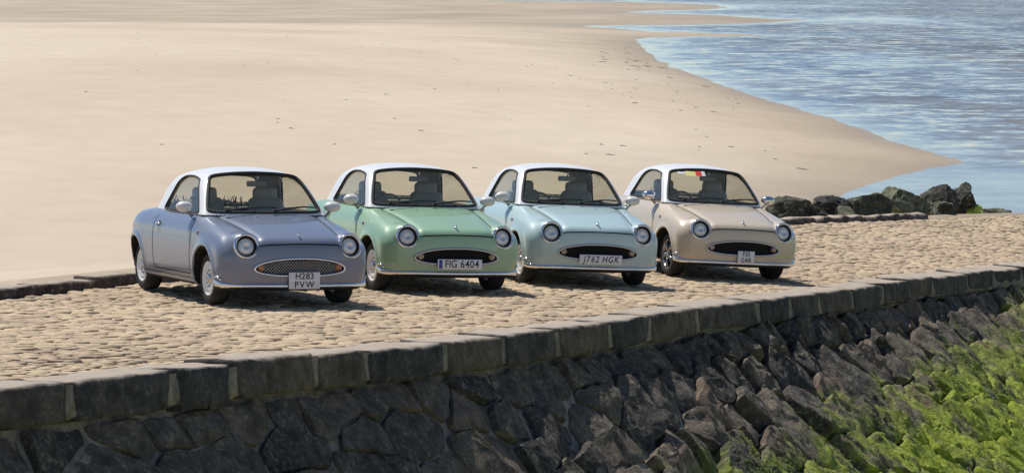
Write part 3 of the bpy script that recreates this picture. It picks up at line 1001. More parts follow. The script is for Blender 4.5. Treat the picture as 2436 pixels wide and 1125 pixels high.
def body_outer(x, y, z):
    ay = np.abs(y)
    hood = 1 / (1 + np.exp(-(x + .38) / .05))
    T = TOPC(x) - (.032 + .053 * hood) * (ay / .78) ** 2.4 - hood * .016 * np.exp(-((ay - (.545 - .10 * np.clip((x + .35) / .9, 0, 1))) / .045) ** 2)
    top = (z - T) * .96
    W = .818 - .30 * (z - .52) ** 2 - .22 * np.maximum(z - .735, 0) - .06 * np.maximum(.33 - z, 0)
    W = W - .10 * np.maximum(-2.15 - x, 0) ** 1.5 - .05 * np.maximum(x - .1, 0) ** 2
    ar = arch_r(x, z)
    W = W + .014 * np.exp(-((ar - .335) / .035) ** 2)
    side = ay - W
    F = .718 - .29 * ay ** 2.2 - .42 * np.maximum(z - .44, 0) ** 2 - .9 * np.maximum(.40 - z, 0) ** 2
    front = x - F
    Rr = -3.02 + .62 * ay ** 2 + .5 * (z - .50) ** 2
    rear = (Rr - x) * .85
    kf = .07 + .08 * np.clip((ay - .40) / .25, 0, 1)
    d = smax(smax(side, front, .15), top, np.where(x > .2, kf * np.clip((x - .2) / .3, 0, 1) + .13 * (1 - np.clip((x - .2) / .3, 0, 1)), .13))
    d = smax(d, rear, .22)
    # headlamp pods
    e = np.sqrt(((x - .445) / .19) ** 2 + ((ay - HLY) / .138) ** 2 + ((z - HLZ) / .132) ** 2)
    d = smin(d, (e - 1) * .135, .05)
    d = smax(d, .178 + .05 * np.clip(-x - 2.3, 0, 1) - z, .05)
    return d
def grille_e(y, z):
    zc = .418 - .015 * (y / .45) ** 2
    return ((np.abs(y) / .485) ** 2.4 + (np.abs(z - zc) / .088) ** 2.0) - 1
def body_sdf(x, y, z):
    ay = np.abs(y)
    d = body_outer(x, y, z)
    ac = smax(arch_r(x, z) - .315, .46 - ay, .02)
    d = np.maximum(d, -ac)
    cav = np.maximum(np.maximum(ay - .635, np.abs(x + 1.27) - .85), .36 - z)
    d = np.maximum(d, -cav)
    hb = np.maximum(np.hypot(ay - HLY, z - HLZ) - .104, .535 - x)
    d = np.maximum(d, -hb)
    gr = np.maximum(grille_e(y, z) * .07, .56 - x)
    d = np.maximum(d, -gr)
    return d
def gh_sdf(x, y, z):
    ay = np.abs(y)
    top = z - (1.372 - .17 * (x + 1.22) ** 2 - .068 * (ay / .52) ** 2.4)
    side = (ay - (.690 - .345 * (z - .90) - .06 * np.maximum(-1.5 - x, 0))) * .935
    ws = (x - (-.30 - 1.10 * (z - .92) - .29 * y * y)) * .67
    rear = ((-2.27 + .72 * (z - .90) + .30 * y * y) - x) * .76
    d = smax(top, side, .10)
    d = smax(d, ws, .045)
    d = smax(d, rear, .18)
    return np.maximum(d, .84 - z)
def chaikin(p, it=3):
    p = np.array(p, float)
    for _ in range(it):
        q = np.roll(p, -1, 0)
        p = np.stack([.75 * p + .25 * q, .25 * p + .75 * q], 1).reshape(-1, 2)
    return p
def sym(half):
    return half + [(-a, b) for a, b in half[::-1] if abs(a) > 1e-6]
WSC = chaikin(sym([(0, 1.322), (.22, 1.316), (.38, 1.300), (.462, 1.284), (.500, 1.255), (.527, 1.19), (.572, 1.08), (.612, .965), (.612, .932), (.52, .922), (.2, .922), (0, .922)]), 2)
SWC = chaikin([(-.53, .912), (-.555, .945), (-.72, 1.10), (-.865, 1.225), (-.92, 1.25), (-1.12, 1.275), (-1.32, 1.272), (-1.43, 1.255), (-1.50, 1.205), (-1.62, 1.03), (-1.685, .94), (-1.685, .913), (-1.55, .910), (-1.2, .910), (-.7, .910)], 2)
RWC = chaikin(sym([(0, 1.268), (.28, 1.262), (.40, 1.245), (.45, 1.20), (.515, 1.02), (.52, .965), (.45, .945), (0, .945)]), 2)
def gh_shell(x, y, z):
    g = gh_sdf(x, y, z)
    d = np.maximum(g, -(g + .035))
    d = np.maximum(d, -np.maximum(-poly_sd(WSC, y, z), -.95 - x + 0 * y))
    d = np.maximum(d, -np.maximum(-poly_sd(SWC, x, z), .30 - np.abs(y)))
    d = np.maximum(d, -np.maximum(-poly_sd(RWC, y, z), x + 1.75))
    return np.maximum(d, .893 - z)
def grad(f, P, e=.002):
    x, y, z = P.T
    return np.stack([f(x + e, y, z) - f(x - e, y, z), f(x, y + e, z) - f(x, y - e, z), f(x, y, z + e) - f(x, y, z - e)], 1) / (2 * e)
def newton(f, P, it=4, mx=.02):
    P = np.array(P, float)
    for _ in range(it):
        v = f(P[:, 0], P[:, 1], P[:, 2]); g = grad(f, P)
        st = (v / np.maximum((g ** 2).sum(1), .05))[:, None] * g
        ln = np.linalg.norm(st, axis=1, keepdims=True)
        P = P - st * np.minimum(1, mx / np.maximum(ln, 1e-9))
    return P
def surface_nets(f, lo, hi, h):
    ax = [np.arange(lo[i], hi[i] + h, h) for i in range(3)]
    X, Y, Z = np.meshgrid(*ax, indexing='ij')
    V = f(X, Y, Z)
    s = V < 0
    n = np.array(V.shape) - 1
    acc = np.zeros((*n, 3)); cnt = np.zeros(n)
    cor = [(a, b, c) for a in (0, 1) for b in (0, 1) for c in (0, 1)]
    sl = lambda c: tuple(slice(c[i], c[i] + n[i]) for i in range(3))
    for a in cor:
        for k in range(3):
            if a[k]: continue
            b = list(a); b[k] = 1; b = tuple(b)
            va = V[sl(a)]; vb = V[sl(b)]
            cr = (va < 0) != (vb < 0)
            tt = np.where(cr, va / np.where(cr, va - vb, 1), 0)
            for q in range(3):
                acc[..., q] += np.where(cr, a[q] + (tt if q == k else 0), 0)
            cnt += cr
    act = cnt > 0
    idx = np.full(n, -1); idx[act] = np.arange(act.sum())
    ijk = np.argwhere(act)
    P = (ijk + acc[act] / cnt[act][:, None]) * h + np.array(lo)
    faces = []
    for k in range(3):
        o1, o2 = (k + 1) % 3, (k + 2) % 3
        A = [slice(1, n[i]) for i in range(3)]; A[k] = slice(0, n[k])
        B = list(A); B[k] = slice(1, n[k] + 1)
        sa = s[tuple(A)]; sb = s[tuple(B)]
        def cell(d1, d2):
            c = [slice(1, n[i]) for i in range(3)]; c[k] = slice(0, n[k])
            c[o1] = slice(1 - d1, n[o1] - d1); c[o2] = slice(1 - d2, n[o2] - d2)
            return idx[tuple(c)]
        q = np.stack([cell(1, 1), cell(0, 1), cell(0, 0), cell(1, 0)], -1)
        f1 = sa & ~sb; f2 = ~sa & sb
        faces.append(q[f1]); faces.append(q[f2][:, ::-1])
    Fc = np.concatenate(faces)
    P = newton(f, P, 4, h * .5)
    return P, Fc
def sub_mesh(name, P, F, N, mask):
    f = F[mask]
    u, inv = np.unique(f, return_inverse=True)
    return mesh_data(name, P[u], inv.reshape(f.shape), True, N[u])

MESH = {}
H_ = .0165
P, F = surface_nets(body_sdf, (-3.12, -.90, .15), (.86, .90, 1.0), H_)
N = grad(body_sdf, P, .004); N /= np.linalg.norm(N, axis=1, keepdims=True) + 1e-9
C = P[F].mean(1); fx, fy, fz = C.T; fay = np.abs(fy)
do = body_outer(fx, fy, fz)
inner = do < -.010
arch = inner & ((arch_r(fx, fz) < .345) & (fay > .40))
cabin = inner & ~arch & (fx < -.36) & (fx > -2.20) & (fz > .32) & (fay < .66)
lampb = inner & (np.hypot(fay - HLY, fz - HLZ) < .125) & (fx > .45)
grl = inner & (fx > .5) & (grille_e(fy, fz) < .25)
under = (fz < .235) & (N[F].mean(1)[:, 2] < -.5)
bon_y = .53 - .10 * np.clip((fx + .35) / .9, 0, 1) + .02
bonnet = ~inner & (fx > -.335) & (fay < bon_y) & (fz > .645)
doorm = ~inner & (fx < -.43) & (fx > -1.66) & (fz > .29) & (fay > .62)
boot = ~inner & (fx < -2.42) & (fay < .55) & (fz > .55)
dark = arch | lampb | grl | under
special = dark | cabin | bonnet | doorm | boot
MESH['body'] = sub_mesh('body', P, F, N, ~special)
MESH['underbody'] = sub_mesh('underbody', P, F, N, dark & ~cabin)
MESH['cabin_lining'] = sub_mesh('cabin_lining', P, F, N, cabin & ~dark)
MESH['bonnet'] = sub_mesh('bonnet', P, F, N, bonnet & ~dark & ~cabin)
MESH['door_r'] = sub_mesh('door', P, F, N, doorm & ~dark & ~cabin & (fy < 0))
MESH['door_l'] = sub_mesh('door', P, F, N, doorm & ~dark & ~cabin & (fy > 0))
MESH['boot_lid'] = sub_mesh('boot_lid', P, F, N, boot & ~dark & ~cabin)
print('body verts', len(P))
P, F = surface_nets(gh_shell, (-2.56, -.76, .86), (-.18, .76, 1.42), .0125)
N = grad(gh_shell, P, .003); N /= np.linalg.norm(N, axis=1, keepdims=True) + 1e-9
C = P[F].mean(1)
inn = gh_sdf(*C.T) < -.020
MESH['roof'] = sub_mesh('roof', P, F, N, ~inn)
MESH['headlining'] = sub_mesh('headlining', P, F, N, inn)
print('roof verts', len(P))

def hit_axis(f, axis, A, B, start, end, off=0.0, n=400):
    """first crossing of f=off along an axis, for arrays of the two other coordinates"""
    A = np.array(A, float); B = np.array(B, float)
    t = np.linspace(start, end, n)
    if axis == 'x': v = f(t[None, :] + 0 * A[:, None], A[:, None] + 0 * t, B[:, None] + 0 * t)
    else: v = f(A[:, None] + 0 * t, t[None, :] + 0 * A[:, None], B[:, None] + 0 * t)
    v = v - off
    c = (v[:, :-1] > 0) & (v[:, 1:] <= 0)
    i = np.argmax(c, 1); ok = c.any(1)
    v0 = v[np.arange(len(A)), i]; v1 = v[np.arange(len(A)), i + 1]
    tt = t[i] + (t[i + 1] - t[i]) * v0 / (v0 - v1 + 1e-12)
    tt = np.where(ok, tt, np.nan)
    if np.isnan(tt).any():
        gi = np.where(ok)[0]; tt = tt[gi[np.abs(np.arange(len(tt))[:, None] - gi[None, :]).argmin(1)]]
    return np.stack([tt, A, B], 1) if axis == 'x' else np.stack([A, tt, B], 1)
def pane(name, curve, axis, start, end, off, grow=.012):
    c = curve.mean(0); v = curve - c; ln = np.linalg.norm(v, axis=1, keepdims=True)
    cv = c + v * (1 + grow / ln)
    V = []; F = []; n = len(cv)
    for sc in (1, .8, .6, .4, .2):
        q = c + (cv - c) * sc
        V.append(hit_axis(gh_sdf, axis, q[:, 0], q[:, 1], start, end, off))
    V.append(hit_axis(gh_sdf, axis, c[:1], c[1:], start, end, off))
    for j in range(4):
        for k in range(n): F.append((j * n + k, j * n + (k + 1) % n, (j + 1) * n + (k + 1) % n, (j + 1) * n + k))
    for k in range(n): F.append((4 * n + k, 4 * n + (k + 1) % n, 5 * n))
    V = np.concatenate(V)
    me = mesh_data(name, V, F)
    return fix_normals(me), V[:n]
def seal(name, curve, axis, start, end, r, off=0.0):
    pts = hit_axis(gh_sdf, axis, curve[:, 0], curve[:, 1], start, end, off)
    return MB().tube(pts, r, 6, True).data(name)
MESH['windscreen'], _ = pane('windscreen', WSC, 'x', .2, -1.4, -.016)
MESH['rear_window'], _ = pane('rear_window', RWC, 'x', -2.7, -1.4, -.016)
MESH['side_window_r'], _ = pane('side_window', SWC, 'y', -.9, -.1, -.016)
MESH['side_window_l'], _ = pane('side_window', SWC, 'y', .9, .1, -.016)
MESH['ws_seal_shade'] = seal('window_seal', WSC, 'x', .2, -1.4, .021, -.005)  # rubber seal, widened in black for the shade on the roof header
MESH['rw_seal'] = seal('window_seal', RWC, 'x', -2.7, -1.4, .013)
MESH['sw_seal_r'] = seal('window_seal', SWC, 'y', -.9, -.1, .012, -.002)
MESH['sw_seal_l'] = seal('window_seal', SWC, 'y', .9, .1, .012, -.002)

# shut lines as thin dark strips lying on the skin
def strip(mb, pts, w=.006, lift=.0014):
    P0 = newton(body_outer, np.array(pts, float), 6, .03)
    g = grad(body_outer, P0); g /= np.linalg.norm(g, axis=1, keepdims=True)
    t = np.gradient(P0, axis=0); t /= np.linalg.norm(t, axis=1, keepdims=True) + 1e-9
    b = np.cross(t, g)
    V = np.concatenate([P0 + g * lift - b * w, P0 + g * lift + b * w]); n = len(P0)
    mb.add(V, [(i, i + 1, n + i + 1, n + i) for i in range(n - 1)])
mb = MB()
for sg_ in (-1, 1):
    strip(mb, [(x, sg_ * (.55 - .10 * min(max((x + .35) / .9, 0), 1)), .9 - .2 * (x + .33)) for x in np.linspace(-.335, .50, 30)])
    zz = np.linspace(.30, .905, 24)
    strip(mb, [(-.43, sg_ * .8, z) for z in zz])
    strip(mb, [(-1.62 - .05 * math.sin((z - .3) * 4), sg_ * .8, z) for z in zz])
    strip(mb, [(x, sg_ * .8, .292) for x in np.linspace(-1.62, -.43, 30)])
    strip(mb, [(x, sg_ * .8, .245) for x in np.linspace(-1.96, -.34, 30)], .004)
strip(mb, [(.68, y, .645) for y in np.linspace(-.44, .44, 40)], .007, .0015)
strip(mb, [(-.33, y, .93) for y in np.linspace(-.55, .55, 30)])
MESH['panel_gap'] = mb.data('panel_gap')

# grille
ang = np.linspace(0, 2 * math.pi, 72, endpoint=False)
def grille_curve(k=1.0):
    y = np.sign(np.cos(ang)) * np.abs(np.cos(ang)) ** (2 / 2.4) * .485 * k
    z = np.sin(ang) * .088 * (1 if k == 1 else k) + .418 - .015 * (y / .45) ** 2
    return y, z
gy, gz = grille_curve()
gp = hit_axis(body_outer, 'x', gy, gz, .95, .3)
MESH['grille_trim'] = MB().tube(gp + np.array([.004, 0, 0]), .0125, 8, True).data('grille_trim')
mb = MB()
y2, z2 = grille_curve(.97)
gb = hit_axis(body_outer, 'x', y2, z2, .95, .3) - np.array([.055, 0, 0])
cgp = np.array([gb[:, 0].max(), 0, .418])
mb.add(list(gb) + [cgp], [(k, (k + 1) % 72, 72) for k in range(72)])
MESH['grille'] = mb.data('grille')
mb = MB()
def lat(dirn):
    for c0 in np.arange(-.62, .63, .032):
        q = [(c0 + dirn * (z - .418), z) for z in np.linspace(.33, .506, 12)]
        q = [(y, z) for y, z in q if grille_e(np.array(y), np.array(z)) < -.03]
        if len(q) < 2: continue
        pp = hit_axis(body_outer, 'x', [a for a, b in q], [b for a, b in q], .95, .3) - np.array([.022, 0, 0])
        mb.tube(pp, .0028, 4)
lat(1.0); lat(-1.0)
MESH['grille_mesh'] = mb.data('grille_mesh')
mb = MB()
for zq in np.arange(.352, .49, .020):
    yy = np.linspace(-.46, .46, 30); yy = yy[grille_e(yy, np.full_like(yy, zq)) < -.05]
    if len(yy) > 2:
        pp = hit_axis(body_outer, 'x', yy, np.full_like(yy, zq), .95, .3) - np.array([.024, 0, 0])
        mb.tube(pp, .003, 4)
MESH['grille_bars'] = mb.data('grille_bars')
lp = hit_axis(body_outer, 'x', [.418], [.416], .95, .3)[0]
MESH['grille_lamp'] = MB().lathe([(.0, .022), (.018, .021), (.033, .012), (.038, -.004), (.038, -.03)], 18, 'x').data('indicator_lamp')
LAMPX = lp[0] - .012

# headlamp: chrome ring, bucket and lens (local: x forward)
rk = math.radians(12)
def rake(me):
    for v in me.vertices:
        x, y, z = v.co
        v.co = (x * math.cos(rk) - z * math.sin(rk), y, z * math.cos(rk) + x * math.sin(rk))
    return me
prof = [(.108, -.10), (.126, -.06), (.133, -.015), (.131, .010), (.122, .020), (.112, .016), (.105, .0), (.101, -.05)]
MESH['headlight'] = rake(MB().lathe(prof, 32, 'x').data('headlight'))
MESH['lens'] = rake(MB().lathe([(.0, -.020), (.018, -.020), (.024, -.008), (.045, -.006), (.066, -.012), (.082, -.022), (.091, -.034), (.094, -.06)], 28, 'x').data('lens'))
MESH['bucket'] = rake(MB().lathe([(.102, -.01), (.100, -.05), (.09, -.064), (0, -.066)], 28, 'x').data('lamp_bucket'))

# bumper: thin chrome blade wrapping round the nose
def bumper(xs_front=True):
    pts = []
    for y in np.linspace(-.60, .60, 33):
        pts.append((.72 - .29 * abs(y) ** 2.2, y, .222))
    pl = newton(body_outer, np.array(pts), 8, .05)
    arc = []
    for a in np.linspace(.58, .335, 9): arc.append((a, .80, .232))
    al = newton(body_outer, np.array(arc), 8, .05)
    al[:, 2] = np.linspace(.225, .255, 9)
    ar = al * np.array([1, -1, 1])
    full = np.concatenate([ar[::-1], pl, al])
    g = grad(body_outer, full); g[:, 2] = 0; g /= np.linalg.norm(g, axis=1, keepdims=True)
    full[33 + 9 - 9:, :] = full[33 + 9 - 9:, :]
    return full + g * .016
bp = bumper()
k_ = np.ones(7) / 7
bs = np.stack([np.convolve(np.pad(bp[:, i], 3, 'edge'), k_, 'valid') for i in range(3)], 1)
mb = MB(); V = []; n = len(bs)
tn = np.gradient(bs, axis=0); tn[:, 2] = 0; tn /= np.linalg.norm(tn, axis=1, keepdims=True)
nn = np.stack([tn[:, 1], -tn[:, 0], 0 * tn[:, 0]], 1)
sec = [(-.02, -.026), (.005, -.026), (.017, -.015), (.021, 0), (.017, .012), (.009, .019), (-.02, .021)]
for i in range(n):
    e = min(i, n - 1 - i); kx = .55 + .45 * min(1, e / 4)
    up_ = 1 + .55 * max(0, 1 - e / 9)
    for a, b in sec: V.append(bs[i] + nn[i] * a * kx + np.array([0, 0, b * up_ * (1 if b < 0 else 1)]))
m_ = len(sec); Fb = []
for i in range(n - 1):
    for k in range(m_ - 1): Fb.append((i * m_ + k, i * m_ + k + 1, (i + 1) * m_ + k + 1, (i + 1) * m_ + k))
Fb.append(tuple(range(m_))); Fb.append(tuple((n - 1) * m_ + k for k in range(m_)))
mb.add(V, Fb)
# little upswept blade ends
for sg_ in (-1, 1):
    q = newton(body_outer, np.array([(.50, sg_ * .80, .265), (.46, sg_ * .80, .300), (.41, sg_ * .80, .310), (.35, sg_ * .80, .305)]), 8, .05)
    q[:, 1] += sg_ * .010
    mb.tube(q, [.006, .013, .014, .012], 6)
MESH['bumper'] = mb.data('bumper')
rbp = []
for y in np.linspace(-.62, .62, 25): rbp.append((-3.0 + .62 * y * y, y, .40))
rbp = newton(body_outer, np.array(rbp), 8, .05); rbp[:, 0] -= .02
MESH['rear_bumper'] = MB().tube(rbp, .035, 8, False, 1.3).data('rear_bumper')
MESH['tail_lamp'] = MB().lathe([(.0, -.03), (.03, -.028), (.05, -.01), (.052, .03)], 18, 'x').data('tail_lamp')

# wheels (axis y, outer side at -y for the right side of the car)
tp = [(.165, .075), (.185, .088), (.225, .092), (.252, .082), (.263, .065), (.268, .03), (.268, -.03), (.263, -.060), (.252, -.080), (.225, -.090), (.190, -.086), (.172, -.074), (.160, -.05)]
MESH['tyre'] = MB().lathe(tp, 40, 'y').data('tyre')
rp = [(.0, -.066), (.050, -.066), (.060, -.060), (.072, -.064), (.110, -.074), (.140, -.076), (.147, -.070), (.153, -.074), (.168, -.084), (.178, -.085), (.176, -.066), (.165, .05), (.155, .07), (.1, .04), (0, .04)]
MESH['wheel'] = MB().lathe(rp, 40, 'y').data('wheel')
MESH['hubcap'] = MB().lathe([(.0, -.090), (.018, -.089), (.036, -.083), (.046, -.074), (.050, -.066), (.050, -.055)], 26, 'y').data('hubcap')
mb = MB()
for k in range(10):
    a = 2 * math.pi * k / 10
    mb.lathe([(.0, -.0735), (.007, -.0735), (.008, -.060)], 8, 'y', (.085 * math.cos(a), 0, .085 * math.sin(a)))
MESH['slots'] = mb.data('vent_slot')
# alloy wheel of the beige car
MESH['alloy_rim'] = MB().lathe([(.158, -.04), (.168, -.072), (.180, -.080), (.190, -.080), (.186, -.05), (.17, .05), (.150, .06), (.146, -.02)], 40, 'y').data('wheel')
MESH['alloy_back'] = MB().lathe([(0, -.005), (.15, -.005), (.16, -.03)], 30, 'y').data('brake_disc')
mb = MB()
for k in range(5):
    a0 = 2 * math.pi * k / 5 + .3
    for da in (-.15, .15):
        a = a0 + da
        p0 = np.array([.05 * math.cos(a0), -.070, .05 * math.sin(a0)]); p1 = np.array([.172 * math.cos(a), -.066, .172 * math.sin(a)])
        mb.tube([p0, (p0 + p1) / 2 + np.array([0, -.006, 0]), p1], [.020, .013, .014], 6)
mb.lathe([(0, -.086), (.03, -.085), (.052, -.074), (.058, -.05)], 20, 'y')
MESH['alloy_spokes'] = mb.data('spokes')

# mirrors, wipers, handles, lamps
bm = bmesh.new(); bmesh.ops.create_uvsphere(bm, u_segments=24, v_segments=14, radius=1)
for v in bm.verts:
    x, y, z = v.co
    if x < -.25: x = -.25 + (x + .25) * .25
    v.co = (x * .070, y * .091, z * .057)
me = bpy.data.meshes.new('door_mirror'); bm.to_mesh(me); bm.free()
me.polygons.foreach_set('use_smooth', [True] * len(me.polygons)); MESH['door_mirror'] = me
MESH['mirror_glass'] = MB().lathe([(0, -.034), (.045, -.034), (.047, -.030)], 24, 'x').data('mirror_glass')
def stalk(sg_): return MB().tube([(.02, sg_ * -.085, -.105), (.012, sg_ * -.055, -.075), (0, sg_ * -.01, -.045)], [.020, .013, .012], 8).data('mirror_stalk')
MESH['stalk_r'] = stalk(-1); MESH['stalk_l'] = stalk(1)
def wiper(y0, y1):
    a = np.array([-.255, y0, .945]); 
    e = hit_axis(gh_sdf, 'x', [y0 + (y1 - y0) * .62], [.975], .2, -1.4, .018)[0]
    mb = MB()
    mb.tube([a, (a + e) / 2 + np.array([.02, 0, .012]), e], [.013, .011, .007], 6)
    yy = np.linspace(y0 + (y1 - y0) * .22, y1, 9)
    zz = .952 + .030 * np.sin(np.linspace(.15, 2.3, 9))
    bl = hit_axis(gh_sdf, 'x', yy, zz, .2, -1.4, .012)
    mb.tube(bl, .0085, 5)
    mb.lathe([(0, .02), (.02, .016), (.022, -.02)], 10, 'z', tuple(a))
    return mb.data('wiper')
MESH['wiper_a'] = wiper(-.48, .10); MESH['wiper_b'] = wiper(.05, .56)
hs_ = newton(body_outer, np.array([(-1.50, -.8, .765)]), 8, .05)[0]
def handle(sg_):
    mb = MB()
    p = np.array([hs_[0], sg_ * abs(hs_[1]), hs_[2]])
    mb.tube([p + np.array([-.07, sg_ * .002, 0]), p + np.array([-.06, sg_ * .024, 0]), p + np.array([0, sg_ * .030, .002]), p + np.array([.06, sg_ * .024, 0]), p + np.array([.07, sg_ * .002, 0])], [.008, .010, .011, .010, .008], 6)
    return mb.data('handle')
MESH['handle_r'] = handle(-1); MESH['handle_l'] = handle(1)
def recess(sg_):
    mb = MB()
    p = np.array([hs_[0], sg_ * (abs(hs_[1]) + .002), hs_[2]])
    V = [p + np.array([.055 * math.cos(a), 0, .030 * math.sin(a)]) for a in np.linspace(0, 2 * math.pi, 18, endpoint=False)]
    V = newton(body_outer, np.array(V), 4) + np.array([0, sg_ * .002, 0])
    mb.add(V, [tuple(range(18))])
    return mb.data('handle_recess', False)
MESH['recess_r'] = recess(-1); MESH['recess_l'] = recess(1)
rpz = newton(body_outer, np.array([(-.215, -.8, .724)]), 8, .05)[0]
MESH['repeater'] = MB().lathe([(0, -.014), (.012, -.012), (.020, -.004), (.021, .01)], 14, 'y').data('side_indicator')
em = newton(body_outer, np.array([(.60, 0, .728)]), 8, .05)[0]
mb = MB(); mb.lathe([(0, .016), (.014, .014), (.022, .005), (.022, -.01)], 14, 'x'); mb.tube([(.012, 0, .0), (.02, 0, .03)], [.006, .012], 6); mb.tube([(.012, 0, 0), (.010, 0, -.035)], [.008, .004], 6)
MESH['emblem'] = mb.data('bonnet_badge')
MESH['jet'] = MB().lathe([(0, .010), (.008, .008), (.010, -.006)], 8, 'z').data('washer_jet')
# cabin
MESH['seat_base'] = rbox_data('seat', (.50, .50, .17), .06, 3)
MESH['seat_back'] = rbox_data('backrest', (.15, .48, .60), .065, 3, (.85, .82))
MESH['headrest'] = rbox_data('headrest', (.10, .27, .16), .045, 3)
MESH['rear_seat'] = rbox_data('rear_seat', (.30, 1.15, .40), .06, 3)
MESH['dashboard'] = rbox_data('dashboard', (.34, 1.24, .20), .06, 3)
MESH['shelf'] = rbox_data('parcel_shelf', (.40, 1.14, .06), .02, 2)
mb = MB()
ca = [(.0, .185 * math.cos(a), .185 * math.sin(a)) for a in np.linspace(0, 2 * math.pi, 32, endpoint=False)]
mb.tube(ca, .013, 6, True)
mb.tube([(0, -.18, 0), (.015, 0, 0), (0, .18, 0)], .012, 6); mb.tube([(.015, 0, 0), (0, 0, -.18)], .012, 6)
mb.tube([(.0, 0, 0), (.25, 0, -.02)], .03, 8)
MESH['steering_wheel'] = mb.data('steering_wheel')
MESH['rear_view'] = rbox_data('rear_view_mirror', (.03, .22, .06), .014, 2)
MESH['rv_stem'] = MB().tube([(.0, 0, 0), (.05, 0, .07)], .009, 6).data('mirror_stem')

def text_mesh(txt, size, bold=.0, shear=0.0, ax=1.0):
    cu = bpy.data.curves.new('lettering', 'FONT')
    cu.body = txt; cu.size = size; cu.align_x = 'CENTER'; cu.align_y = 'CENTER'
    cu.extrude = .0008; cu.offset = bold; cu.shear = shear; cu.space_character = 1.08
    ob = bpy.data.objects.new('tmp_text', cu); COL.objects.link(ob)
    dg = bpy.context.evaluated_depsgraph_get()
    me = bpy.data.meshes.new_from_object(ob.evaluated_get(dg))
    bpy.data.objects.remove(ob)
    me.name = 'lettering'
    me.materials.clear()
    # text xy -> car y,z with the face looking forward (+x)
    for v in me.vertices:
        x, y, z = v.co
        v.co = (z, x * ax, y)
    cy = (max(v.co.y for v in me.vertices) + min(v.co.y for v in me.vertices)) / 2
    for v in me.vertices: v.co.y -= cy
    me.update()
    return me

def part(name, key, mat, parent, loc=None, rot=None, scale=None, mesh=None):
    me = mesh if mesh is not None else MESH[key]
    if len(me.materials) == 0: me.materials.append(None)
    o = bpy.data.objects.new(name, me); COL.objects.link(o)
    o.material_slots[0].link = 'OBJECT'; o.material_slots[0].material = mat
    o.parent = parent
    if loc is not None: o.location = loc
    if rot is not None: o.rotation_euler = rot
    if scale is not None: o.scale = scale
    return o

